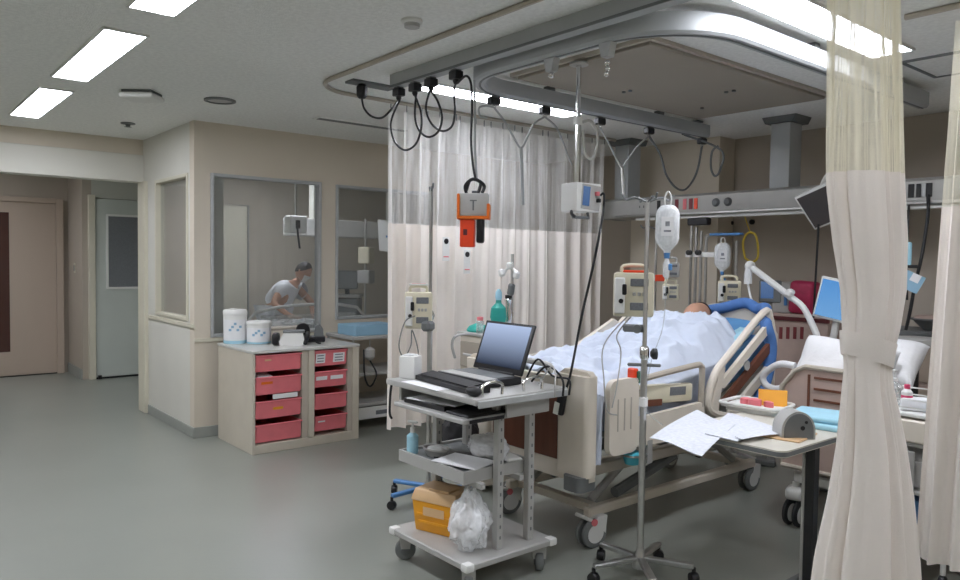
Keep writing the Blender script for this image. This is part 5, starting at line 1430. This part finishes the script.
obj('foot', M().box((-.04, .05, -c.z+.02), (.26, .26, .035), bev=.01), K['greyd'], mo)

# ================================================================== LEFT OF THE BED: drip stand, bag, pumps behind the cart
P3 = Vector((-3.62, 2.62, 0))
drip_stand('drip_stand', 'drip stand with blue feet behind the left end of the laptop cart', P3, 1.87, 2.2, K['steel'], K['blueb'], 5, .26, 2)
q = PX(419, 330, -3.60)
infusion_pump('ivory infusion pump with red tag in front of the net curtain, left of the laptop', (q.x+.03, 2.50, 1.055), face((-3.6, 2.5)), .16, .21, .10)
o = thing('name_strip', 'small red and white label strip on top of the left infusion pump', 'label', (q.x+.03, 2.50, 1.302), face((-3.6, 2.5)))
obj('strip', M().box((0, 0, .006), (.11, .04, .01), bev=.003), K['white'], o)
obj('mark', M().box((0, -.01, .0115), (.08, .012, .002)), K['red'], o)
pts = [PX(x, y, -3.40) for x, y in ((415, 316), (405, 322), (399, 345), (404, 357), (411, 345), (412, 330), (418, 350), (417, 366))]
tag(obj('drip_line', M().tube(pts, .0035, 6, sm=6), K['greyd'], loc=pts[0]), 'thin dark line coiling below the left infusion pump', 'tube')
q = PX(428, 326, -3.5)
obj('pump_clamp', M().box((q.x, q.y, q.z), (.06, .08, .06), rot=(0, 0, .4), bev=.015), K['greyd'], [o_ for o_ in COL.objects if o_.get('label', '').startswith('ivory infusion pump with red tag')][0], True)
# bedside locker behind the laptop
tt = thing('bedside_locker', 'cream bedside locker behind the laptop, beside the curtain', 'locker', (-3.645, 3.1, 0))
obj('body', M().bb((-3.76, 2.96, .04), (-3.53, 3.24, .98), bev=.008), K['cream'], tt, True)
obj('drawer', M().bb((-3.74, 2.945, .78), (-3.55, 2.958, .94), bev=.004), K['creamd'], tt, True)
obj('door', M().bb((-3.74, 2.945, .10), (-3.55, 2.958, .75), bev=.004), K['creamd'], tt, True)
obj('handle', M().tube([(-3.69, 2.936, .86), (-3.60, 2.936, .86)], .008, 8), K['steel'], tt, True)
obj('top', M().bb((-3.77, 2.94, .98), (-3.52, 3.25, 1.0), bev=.005), K['greyp'], tt, True)
q = PX(481, 322, -3.66)
tt = thing('resuscitator', 'teal resuscitator mask and bag on the bedside locker', 'resuscitator', (-3.66, 3.08, 1.0))
obj('mask', M().lathe([(.085, 0), (.09, .012), (.07, .035), (.03, .05), (.02, .055)], c=(0, -.05, 0), n=22, sy=.75), K['teal'], tt)
obj('bag', M().lathe([(.0, .03), (.04, .04), (.055, .09), (.048, .15), (.02, .18), (.016, .21), (0, .21)], c=(.03, .09, 0), n=18), K['teal'], tt)
obj('valve', M().lathe([(.018, .20), (.022, .22), (.02, .25), (.008, .27), (.0, .27)], c=(.03, .09, 0), n=14), K['bluel'], tt)
tt = thing('suction_jar', 'slim clear jar with brown contents beside the teal mask', 'jar', (-3.58, 2.975, 1.0))
obj('jar', M().lathe([(.022, 0), (.024, .01), (.024, .075), (.018, .08)], n=16), K['clearp'], tt)
obj('cap', M().lathe([(.02, .08), (.02, .10), (0, .105)], n=16), K['red'], tt)
# clip stand: white clamps and a chrome holder
tt = thing('drip_stand', 'drip stand with white clip arms behind the laptop screen', 'drip stand', (-3.78, 3.42, 0))
obj('pole', M().tube([(0, 0, .05), (0, 0, 1.50)], .011, 8), K['steel'], tt)
obj('clip_arm', M().tube([(-.09, 0, 1.36), (-.05, 0, 1.40), (0, 0, 1.40), (.06, 0, 1.37)], .010, 8, sm=4), K['white'], tt)
for dx, dz_ in ((-.085, 1.37), (.0, 1.42), (.065, 1.36)): obj('clip', M().box((dx, -.02, dz_), (.045, .04, .05), rot=(0, dx*4, 0), bev=.01), K['white'], tt)
obj('sensor', M().box((.03, -.035, 1.26), (.045, .04, .08), rot=(0, .2, 0), bev=.01), K['greyd'], tt)
obj('holder', M().lathe([(.03, 1.02), (.035, 1.1), (.022, 1.15), (.03, 1.19), (.012, 1.21)], c=(0, -.03, 0), n=14), K['chrome'], tt)
obj('cap', M().lathe([(.024, 1.20), (.024, 1.22), (0, 1.225)], c=(0, -.03, 0), n=14), K['black'], tt)
for i in range(5):
    a = i*2*PI/5+.2; obj('leg', M().tube([(0, 0, .07), (.13*math.cos(a), .13*math.sin(a), .03)], .012, 6), K['steel'], tt)
# tall stack of cream power strip right of the bag
pts = [PX(x, y, -3.45) for x, y in ((455, 358), (452, 345), (456, 336), (470, 334), (484, 337))]
tag(obj('breathing_tube', M().tube(pts, .008, 8, sm=5), K['greyp'], loc=pts[0]), 'grey tube arching in front of the bedside locker', 'tube')
pts = [PX(x, y, -3.3) for x, y in ((420, 372), (432, 361), (447, 360), (455, 366))]

# ================================================================== PENDANTS AND CABLES ON THE RAILS
# ceiling socket and runners on the trunk
q = G(362, 82, CZ); q0_ = q
tt = thing('ceiling_socket', 'black socket block on the ceiling at the left end of the grey trunk', 'socket', (q.x, q.y, CZ))
obj('plate', M().bb((-.05, -.09, -.015), (.05, .22, 0), bev=.003), K['greyd'], tt)
obj('plug', M().lathe([(.02, -.10), (.032, -.085), (.034, -.03), (.022, -.015)], c=(0, .0, 0), n=14), K['black'], tt)
ry = 2.43
PB = []
for i, (px, py, lb) in enumerate(((396, 92, 'leftmost black plug block under the grey trunk'), (415, 86, 'second black plug block under the grey trunk'), (431, 81, 'third black plug block under the grey trunk'), (456, 71, 'fourth plug block under the trunk, holding the red and grey pendant'))):
    q = PY(px, py, ry)
    q.x = max(q.x, -3.69); PB.append(Vector((q.x, ry, 2.38)))
    tt = thing('plug_block', lb, 'plug', (q.x, ry, 2.452), 0, 'plug blocks on the trunk')
    obj('body', M().box((0, 0, -.03), (.06, .055, .045), bev=.006, seg=2), K['black'], tt)
    obj('neck', M().box((0, 0, -.004), (.04, .04, .008)), K['greyd'], tt)
    obj('plug', M().lathe([(.010, -.075), (.016, -.064), (.016, -.052)], n=12), K['black'], tt)
def cable(label, pxs, f, r=.0062, mm='black', sm=7):
    pts = [p if isinstance(p, Vector) else f(*p) for p in pxs]
    return tag(obj('cable', M().tube(pts, r, 8, sm=sm), K[mm], loc=pts[0]), label, 'cable')
fy = lambda x, y: PY(x, y, ry-.02)
cable('black cable looping from the ceiling socket to the first plug', [Vector((q0_.x, q0_.y, CZ-.10)), (364, 108), (371, 116), (381, 118), (389, 112), PB[0]], lambda x, y: PY(x, y, 2.33))
cable('largest black cable loop between the first and second plugs', [PB[0]+Vector((.012, 0, 0)), (391, 122), (394, 140), (404, 150), (415, 145), (421, 130), (421, 112), PB[1]], lambda x, y: PY(x, y, ry-.03))
cable('middle black cable loop between the second and third plugs', [PB[1]+Vector((.012, 0, 0)), (415, 116), (419, 130), (428, 137), (438, 132), (442, 118), (438, 102), PB[2]], lambda x, y: PY(x, y, ry+.005))
cable('right black cable loop between the third and fourth plugs', [PB[2]+Vector((-.012, 0, 0)), (426, 108), (431, 123), (442, 131), (452, 126), (455, 110), (454, 92), PB[3]], lambda x, y: PY(x, y, ry+.03))
# orange/red alarm pendant
q = PY(474, 205, 2.42)
tt = thing('pendant_unit', 'grey and orange pendant box with a red lower block on black cables', 'pendant box', (q.x, 2.42, q.z), face(q)-.1)
obj('box', M().box((0, 0, 0), (.15, .07, .115), bev=.006, seg=2), K['greyp'], tt)
obj('frame', M().box((-.076, .0, -.01), (.014, .09, .13), bev=.004).box((.076, .0, -.035), (.014, .09, .08), bev=.004).box((0, 0, -.066), (.165, .09, .016), bev=.004), K['orange'], tt)
obj('logo_mark', M().box((0, -.036, .02), (.035, .002, .006)).box((0, -.036, -.005), (.008, .002, .05)), K['greyd'], tt)
obj('red_block', M().box((-.03, 0, -.145), (.075, .06, .14), bev=.005), K['redor'], tt)
obj('red_block_print', M().box((-.04, -.031, -.14), (.02, .002, .03)), K['redin'], tt)
obj('plug', M().box((.035, -.004, -.13), (.04, .055, .13), bev=.012, seg=2), K['black'], tt)
obj('plug', M().lathe([(.018, -.075), (.02, -.12), (.012, -.14)][::-1], c=(.035, -.02, .0), n=12), K['black'], tt)
obj('cable_loop', M().tube([(-.04, 0, .06), (-.045, 0, .10), (.0, -.02, .13), (.05, 0, .10), (.04, 0, .06)], .0085, 8, sm=6).tube([(.02, 0, .06), (.03, .01, .115), (-.02, .02, .13), (-.04, .0, .075)], .0085, 8, sm=6), K['black'], tt)
obj('bracket', M().box((.0, .04, .06), (.03, .02, .03)), K['greyd'], tt)
cable('pair of black cables dropping from the trunk to the orange pendant', [PB[3]+Vector((.014, 0, 0)), (466, 76), (471, 84), (472, 110), (471, 140), (473, 165), (476, 181)], lambda x, y: PY(x, y, 2.42))
o = cable('thin silver wire running beside the pendant cables', [(474, 80), (475, 110), (475, 150), (477, 180)], lambda x, y: PY(x, y, 2.44), .006, 'alu')
# chrome pole with white control box
pt = G(579, 63, CZ-.036); 
pb_ = PX(574, 188, pt.x)
tt = thing('control_pendant', 'white control box with a grey display hanging on a chrome pole', 'pendant box', (pt.x, pt.y, 1.75), 0)
obj('upper_pole', M().tube([(pt.x, pt.y, CZ-.036), (pt.x, pt.y, 2.18)], .014, 10), K['chrome'], tt, True)
obj('lower_pole', M().tube([(pt.x, pt.y, 2.20), (pt.x, pt.y, 1.86)], .019, 10), K['chrome'], tt, True)
obj('collar', M().lathe([(.024, -.02), (.024, .02)], c=(pt.x, pt.y, 2.19), n=12), K['white'], tt, True)
obj('foot_plate', M().lathe([(.05, -.012), (.05, 0)], c=(pt.x, pt.y, CZ-.036), n=16), K['greyp'], tt, True)
rzb = face(pt)+.72
R_ = Matrix.Translation((pt.x, pt.y, 0)) @ Matrix.Rotation(rzb, 4, 'Z')
def LB(q): bmesh.ops.transform(q.bm, matrix=R_, verts=q.bm.verts); return q
obj('housing', LB(M().box((.03, 0, 1.79), (.17, .13, .15), bev=.008, seg=2)), K['white'], tt, True)
obj('face_panel', LB(M().box((.04, -.067, 1.79), (.13, .006, .13), rot=(0, .08, 0), bev=.003)), K['greyp'], tt, True)
obj('display', LB(M().box((.005, -.0715, 1.795), (.045, .005, .10), rot=(0, .08, 0))), K['lcdb'], tt, True)
obj('connector', LB(M().box((.075, -.078, 1.81), (.022, .02, .022), bev=.003)), K['red'], tt, True)
obj('connector', LB(M().box((.085, -.078, 1.775), (.02, .02, .02), bev=.003)), K['black'], tt, True)
obj('bracket', LB(M().tube([(-.05, -.02, 1.712), (-.05, -.03, 1.685), (.06, -.03, 1.685), (.06, -.02, 1.712)], .008, 8)), K['greyd'], tt, True)
obj('hook', LB(M().tube([(-.06, -.03, 1.715), (-.075, -.05, 1.70), (-.06, -.06, 1.685)], .008, 8, sm=4)), K['black'], tt, True)
pc = R_ @ Vector((.085, -.09, 1.80))
fx = lambda x, y: PX(x, y, -2.55)
pts = [pc, R_ @ Vector((.10, -.10, 1.81)), R_ @ Vector((.115, -.085, 1.74)), PY(601, 225, 2.72), PY(594, 262, 2.66), PY(582, 315, 2.63), PY(571, 372, 2.62), PY(565, 392, 2.615)]
tag(obj('cable', M().tube(pts, .006, 8, sm=7), K['black'], loc=pc), 'long dark cable from the white control box down to the handset at the bed foot', 'cable')
h_ = PY(561, 404, 2.615)
tt = thing('handset', 'black and silver handset hanging at the foot of the cream bed', 'handset', (h_.x, h_.y, h_.z))
obj('body', M().box((0, 0, 0), (.045, .03, .11), rot=(0, .18, .2), bev=.01, seg=2), K['black'], tt)
obj('key_plate', M().box((-.012, -.018, -.02), (.03, .006, .06), rot=(0, .18, .2)), K['chrome'], tt)
RN = []
# runners and pale cables along the left leg of the drip rail
for i, (px, py, lb) in enumerate(((494, 100, 'first dark runner on the left leg of the drip rail'), (545, 110, 'second dark runner on the left leg of the drip rail'), (600, 122, 'third dark runner on the left leg of the drip rail'), (649, 131, 'fourth dark runner on the left leg of the drip rail'), (707, 140, 'last dark runner at the wall end of the drip rail'))):
    q = PX(px, py, -3.33); q.y = min(q.y, 4.93); RN.append(Vector((-3.33, q.y, 2.342)))
    tt = thing('runner', lb, 'runner', (-3.33, q.y, 2.406), 0, 'runners of the drip rail')
    obj('body', M().box((0, 0, -.028), (.05, .075, .045), bev=.008), K['black'], tt)
    obj('neck', M().box((0, 0, -.003), (.02, .03, .006)), K['greyd'], tt)
    obj('eye', M().tube([(0, .015, -.05), (0, .012, -.066), (0, -.012, -.066), (0, -.015, -.05)], .004, 6), K['steel'], tt)
for (px, py, lb) in ((552, 55, 'left silver clip on the front of the drip rail'), (608, 40, 'silver hook with beads on the front of the drip rail')):
    q = PY(px, py-10, 2.53)
    tt = thing('rail_hook', lb, 'hook', (q.x, 2.53, 2.406))
    obj('clip', M().prism([(-.035, 0), (.035, 0), (.02, -.06), (-.02, -.06)], 'Y', -.02, .02), K['alu'], tt)
    obj('bead', M().ball((0, 0, -.085), .014, 10, 6).ball((.003, 0, -.11), .012, 10, 6).ball((-.004, 0, -.132), .012, 10, 6) if px > 600 else M().ball((0, 0, -.075), .016, 10, 6), K['chrome'], tt)
    obj('neck', M().box((0, 0, -.002), (.02, .02, .004)), K['black'], tt)
fxr = lambda x, y: PX(x, y, -3.33)
cable('pale cable bowing between the trunk end and the first runner', [(487, 118), (480, 116), (479, 108), (486, 106), RN[0]], fxr, .006, 'alu')
cable('long pale cable dipping between the first and second runners', [RN[0], (505, 122), (514, 138), (521, 148), (527, 138), (534, 124), RN[1]], fxr, .006, 'alu')
cable('grey cord hanging straight below the first dip', [(521, 148), (522, 175), (523, 205)], fxr, .009, 'alu')
cable('pale cable hanging from the second runner towards the chrome pole', [RN[1], (556, 127), (562, 140), (568, 156), (572, 165)], fxr, .006, 'alu')
cable('V shaped pale cable between the third and fourth runners', [RN[2], (609, 144), (616, 158), (622, 167), (629, 158), (638, 146), RN[3]], fxr, .006, 'alu')
cable('grey cord hanging straight below the V shaped cable', [(622, 167), (623, 182), (624, 198)], lambda x, y: PX(x, y, -3.31), .010, 'railw')
cable('grey cable dipping between the fourth and last runners', [RN[3], (660, 154), (666, 174), (675, 187), (684, 190), (692, 182), (698, 168), RN[4]], fxr, .008, 'greyd')
cable('pale cable looping at the chrome pole', [(583, 122), (590, 121), (596, 129), (598, 142), (594, 157), (588, 158), (584, 150), (583, 130)], lambda x, y: PX(x, y, pt.x+.02), .008, 'railw')
qs_ = G(722, 131, CZ)
cable('dark cord loop hanging at the wall end of the drip rail', [Vector((qs_.x, 4.9, CZ-.09)), (721, 150), (720, 170), (715, 176), (711, 168), (712, 152), (718, 146)], lambda x, y: PY(x, y, 4.9), .008, 'greyd')
q = G(722, 131, CZ)
tt = thing('ceiling_socket', 'small dark socket on the ceiling at the far end of the drip rail', 'socket', (q.x, 4.9, CZ))
obj('plate', M().bb((-.06, -.04, -.012), (.14, .04, 0)), K['greyd'], tt)
obj('plug', M().lathe([(.018, -.09), (.026, -.07), (.026, -.02), (.02, -.012)], n=12), K['black'], tt)
# ================================================================== RIGHT OF THE BED: recliner, supply cart, counter
t = thing('recliner_chair', 'taupe moulded panel chair on white casters heaped with white linen', 'chair', (-1.83, 4.25, 0))
pf = [(-2.10, .34), (-1.60, .34), (-1.60, .85), (-1.64, .895), (-1.98, .90), (-2.04, .87), (-2.11, .78), (-2.12, .45)]
obj('back_panel', M().prism(pf, 'Y', 3.95, 4.0), K['taupe'], t, True)
obj('panel_rim', M().tube([(x, 3.945, z) for x, z in pf], .014, 8, closed=True), K['creamd'], t, True)
q = M()
for z in (.72, .78, .84): q.bb((-1.93, 3.942, z), (-1.62, 3.951, z+.012))
q.bb((-1.965, 3.942, .42), (-1.953, 3.951, .86))
obj('grooves', q, K['brownw'], t, True, label='pressed groove lines')
obj('seat', M().bb((-2.08, 4.0, .42), (-1.62, 4.62, .54), bev=.03, seg=3), K['taupe'], t, True)
obj('base', M().bb((-2.06, 4.0, .24), (-1.64, 4.6, .30), bev=.01), K['white'], t, True)
obj('pedestal', M().bb((-1.95, 4.1, .30), (-1.75, 4.5, .42)), K['greyd'], t, True)
for (x, y) in ((-2.04, 4.0), (-1.66, 4.0), (-2.05, 4.56), (-1.66, 4.56)):
    c_ = obj('caster', M().box((x, y, .185), (.10, .13, .07), rot=(0, 0, .3), bev=.025, seg=3).tube([(x, y, .20), (x, y, .245)], .02, 10), K['white'], t, True)
    for s_ in (-.028, .028):
        obj('tyre', M().lathe([(0, -.014), (.058, -.013), (.073, -.008), (.075, 0), (.073, .008), (.058, .013), (0, .014)], c=(x+s_, y-.01, .0755), axis='X', n=22), K['rubber'], c_, True)
        obj('wheel_disc', M().lathe([(0, -.016), (.05, -.015), (.05, .015), (0, .016)], c=(x+s_, y-.01, .0705), axis='X', n=20), K['white'], c_, True)
pillow('pillow', (-1.86, 4.13, .885), .25, .16, .12, (1.1, .1, .0), K['linen'], 'plump white pillow propped on the taupe chair', seed=5)
pillow('pillow', (-1.80, 4.36, .90), .24, .20, .10, (.5, -.05, .1), K['linen'], 'second white pillow lying behind the propped one on the taupe chair', seed=9)
def roll(label, pts, r):
    return tag(obj('rolled_sheet', M().tube(pts, r, 12, sm=6), K['linen'], loc=pts[0], ang=80), label, 'linen')
roll('thick white roll of linen curling over the left of the taupe chair', [PY(x, y, 4.10) for x, y in ((795, 366), (781, 364), (770, 369), (763, 377), (766, 385), (776, 389), (787, 386), (795, 382))], .02)
tag(obj('sheet_heap', crumple((-1.98, 4.28, .66), (.15, .22, .16), 31, 44, 26, .3, 2.4), K['linen'], loc=(-1.98, 4.28, .54), ang=80), 'heap of crumpled white sheet on the seat of the taupe chair', 'sheet')
# ---- narrow supply cart
t = thing('supply_cart', 'white wire sided supply cart between the two right curtains', 'cart', (-1.35, 3.95, 0))
sx0, sx1, sy0, sy1 = -1.55, -1.20, 3.72, 4.12
for x in (sx0+.012, sx1-.012):
    for y in (sy0+.012, sy1-.012):
        obj('post', M().tube([(x, y, .065), (x, y, .84)], .012, 8), K['white'], t, True)
        obj('caster', M().lathe([(0, -.012), (.028, -.012), (.031, 0), (.028, .012), (0, .012)], c=(x, y, .0315), axis='X', n=14), K['black'], t, True)
for z, mm in ((.12, 'greyp'), (.40, 'greyp'), (.62, 'greyp'), (.755, 'white')):
    obj('shelf', M().bb((sx0, sy0, z), (sx1, sy1, z+.018), bev=.004), K[mm], t, True)
for z in (.80, .835):
    obj('wire_rail', M().tube([(sx0, sy0, z), (sx1, sy0, z), (sx1, sy1, z), (sx0, sy1, z)], .005, 6, closed=True), K['white'], t, True)
obj('bin', M().bb((sx0+.02, sy0-.012, .64), (sx1-.02, sy1-.02, .745), bev=.008), K['cream'], t, True)
obj('side_plate', M().bb((-1.50, sy0-.004, .42), (-1.34, sy0+.004, .60), bev=.004), K['greyp'], t, True)
obj('latch', M().bb((-1.46, sy0-.016, .47), (-1.38, sy0-.004, .52), bev=.004), K['black'], t, True)
obj('glass_side', M().bb((-1.30, sy0-.002, .14), (-1.205, sy0+.004, .40)), K['clearp'], t, True)
tag(obj('document_bin', M().bb((-1.50, 3.76, .14), (-1.26, 4.06, .36), bev=.01), K['blueb'], loc=(-1.38, 3.9, .139)), 'dark blue carton on the lowest shelf of the wire sided cart', 'carton')
tag(obj('white_packet', M().bb((-1.50, 3.76, .419), (-1.30, 4.06, .56), bev=.012), K['linen'], loc=(-1.4, 3.9, .419)), 'white packet on the middle shelf of the wire sided cart', 'packet')
Z0 = .774
q = PY(896, 392, 3.88)
t = thing('pump_bottle', 'clear pump bottle with white top on the wire sided cart', 'bottle', (q.x, 3.86, Z0))
obj('body', M().lathe([(.034, 0), (.038, .01), (.038, .09), (.03, .105), (.014, .12)], n=20), K['clearp'], t)
obj('pump', M().lathe([(.015, .12), (.015, .135), (.005, .137), (.005, .165)], n=12).box((-.014, -.006, .17), (.05, .016, .012), rot=(0, -.1, .5), bev=.004), K['white'], t)
t = thing('small_bottle', 'small white bottle with a pink label beside the pump bottle', 'bottle', (PY(907, 395, 3.80).x, 3.80, Z0))
obj('body', M().lathe([(.022, 0), (.024, .008), (.024, .085), (.012, .10)], n=18), K['white'], t)
obj('label', M().lathe([(.0246, .02), (.0246, .07)], n=18), K['pink'], t)
obj('cap', M().lathe([(.013, .10), (.013, .12), (0, .122)], n=12), K['pink'], t)
t = thing('glove_box', 'white and pale blue carton standing on the wire sided cart', 'carton', (-1.27, 3.98, Z0), face((-1.3, 4)))
obj('box', M().bb((-.09, -.06, 0), (.09, .06, .20), bev=.004), K['white'], t)
obj('print_band', M().bb((-.085, -.0615, .03), (.085, -.0595, .08)), K['bluebox'], t)
obj('print_mark', M().bb((-.01, -.0615, .09), (.05, -.0595, .11)), K['yclear'], t)
tag(obj('blue_tray', M().bb((-1.30, 3.76, Z0), (-1.215, 3.88, Z0+.04), bev=.008), K['blueb'], loc=(-1.26, 3.82, Z0)), 'small blue dish at the right end of the wire sided cart', 'dish')
tag(obj('wipe_pack', M().box((-1.38, 3.82, Z0+.03), (.13, .09, .06), rot=(0, 0, .4), bev=.015, seg=2), K['paper'], loc=(-1.38, 3.82, Z0)), 'white flat pack in front of the tall carton on the wire sided cart', 'packet')
# ---- things between the curtains, further back
t = thing('wash_counter', 'brown counter with drawers against the rear wall at right', 'counter', (-2.1, 5.5, 0))
obj('body', M().bb((-2.25, 5.45, .0), (-1.3, 5.84, .98), bev=.004), K['taupe'], t, True)
obj('top', M().bb((-2.27, 5.42, .98), (-1.28, 5.845, 1.02), bev=.004), K['greyd'], t, True)
for z in (.08, .38, .68): obj('drawer', M().bb((-2.22, 5.435, z), (-1.78, 5.449, z+.26), bev=.004), K['door'], t, True)
obj('door', M().bb((-1.76, 5.435, .08), (-1.33, 5.449, .94), bev=.004), K['brownw'], t, True)
q = PY(928, 322, 5.5)
t = thing('wash_bowl', 'grey wash bowl on the brown counter', 'bowl', (q.x, 5.6, 1.02))
obj('bowl', M().lathe([(.06, 0), (.13, .07), (.14, .07), (.14, .08), (.125, .08), (.055, .01), (0, .01)], n=24), K['greyd'], t)
obj('lid', M().lathe([(.12, .081), (.10, .10), (0, .105)], n=24), K['taupe'], t)
# cable with cards from the right outlets
pts = [PY(928, 195, 5.09), PY(928, 215, 5.04), PY(922, 255, 5.0), PY(915, 285, 5.0), PY(910, 312, 5.0), PY(906, 330, 5.0)]
tag(obj('cable', M().tube(pts, .010, 8, sm=6), K['black'], loc=pts[0]), 'black cable hanging from the right hand outlets of the supply beam', 'cable')
pts = [PY(909, 205, 5.095), PY(908, 225, 5.05), PY(907, 260, 5.03), PY(907, 300, 5.02)]
tag(obj('cable', M().tube(pts, .007, 8, sm=5), K['black'], loc=pts[0]), 'thinner dark cable left of it beside the tied curtain', 'cable')
q = PY(912, 282, 4.95)
t = thing('hanging_card', 'blue and white card hanging on the cable at right', 'card', (q.x, 4.95, q.z), face(q))
obj('card', M().box((0, 0, 0), (.11, .006, .11), rot=(0, .45, 0), bev=.002), K['bluebox'], t)
obj('photo', M().box((.018, -.004, .024), (.05, .002, .05), rot=(0, .45, 0)), K['paper'], t)
q = PY(907, 255, 4.97)
t = thing('drip_bag_card', 'pale blue pouch hanging beside the tied curtain at right', 'pouch', (q.x, 4.97, q.z), face(q))
obj('pouch', M().box((0, 0, 0), (.05, .02, .16), bev=.008), K['bluel'], t)
obj('clip', M().box((.02, -.005, -.07), (.08, .015, .02), bev=.004), K['black'], t)
q = PY(908, 340, 4.7)
t = thing('table_stool', 'dark stool with a grey round seat beside the tied curtain at right', 'stool', (-1.80, 4.95, 0))
obj('seat', M().lathe([(.0, .97), (.12, .97), (.13, .985), (.13, 1.01), (.11, 1.02), (0, 1.02)], n=24), K['greyp'], t)
obj('post', M().tube([(0, 0, .05), (0, 0, .97)], .022, 10), K['black'], t)
for i in range(4):
    a = i*PI/2+.5; obj('leg', M().tube([(0, 0, .5), (.08*math.cos(a), .08*math.sin(a), .3), (.17*math.cos(a), .17*math.sin(a), .012)], .014, 8), K['black'], t)
q = G(955, 574)
t = thing('wheeled_stand', 'dark caster base of a stand at the lower right corner', 'stand', (-1.02, 3.90, 0))
obj('tyre', M().lathe([(0, -.014), (.045, -.013), (.05, 0), (.045, .013), (0, .014)], c=(-.20, .10, .0505), axis='X', n=20), K['black'], t)
obj('arm', M().tube([(-.2, .1, .09), (0, .12, .10), (.1, .12, .10)], .015, 8), K['greyp'], t)
obj('post', M().tube([(.1, .12, .06), (.1, .12, .9)], .016, 8), K['steel'], t)
# ================================================================== CAMERA, WORLD, EXPOSURE
cd = bpy.data.cameras.new('camera'); co = bpy.data.objects.new('camera', cd); COL.objects.link(co)
cd.sensor_width = 36; cd.sensor_fit = 'HORIZONTAL'; cd.lens = FOC*36/960; cd.clip_start = .05
f = ray(480, 290).normalized(); r = (ray(481, 290)-ray(480, 290)).normalized(); up = r.cross(f).normalized()
R = Matrix((r, up, -f)).transposed()
co.matrix_world = Matrix.Translation(CAM) @ R.to_4x4()
scn.camera = co
w = bpy.data.worlds.new('world'); scn.world = w; w.use_nodes = True
w.node_tree.nodes['Background'].inputs['Color'].default_value = (.02, .02, .02, 1)
scn.view_settings.view_transform = 'Standard'; scn.view_settings.look = 'None'
scn.view_settings.exposure = .95; scn.view_settings.gamma = 1.0; scn.view_settings.use_curve_mapping = False
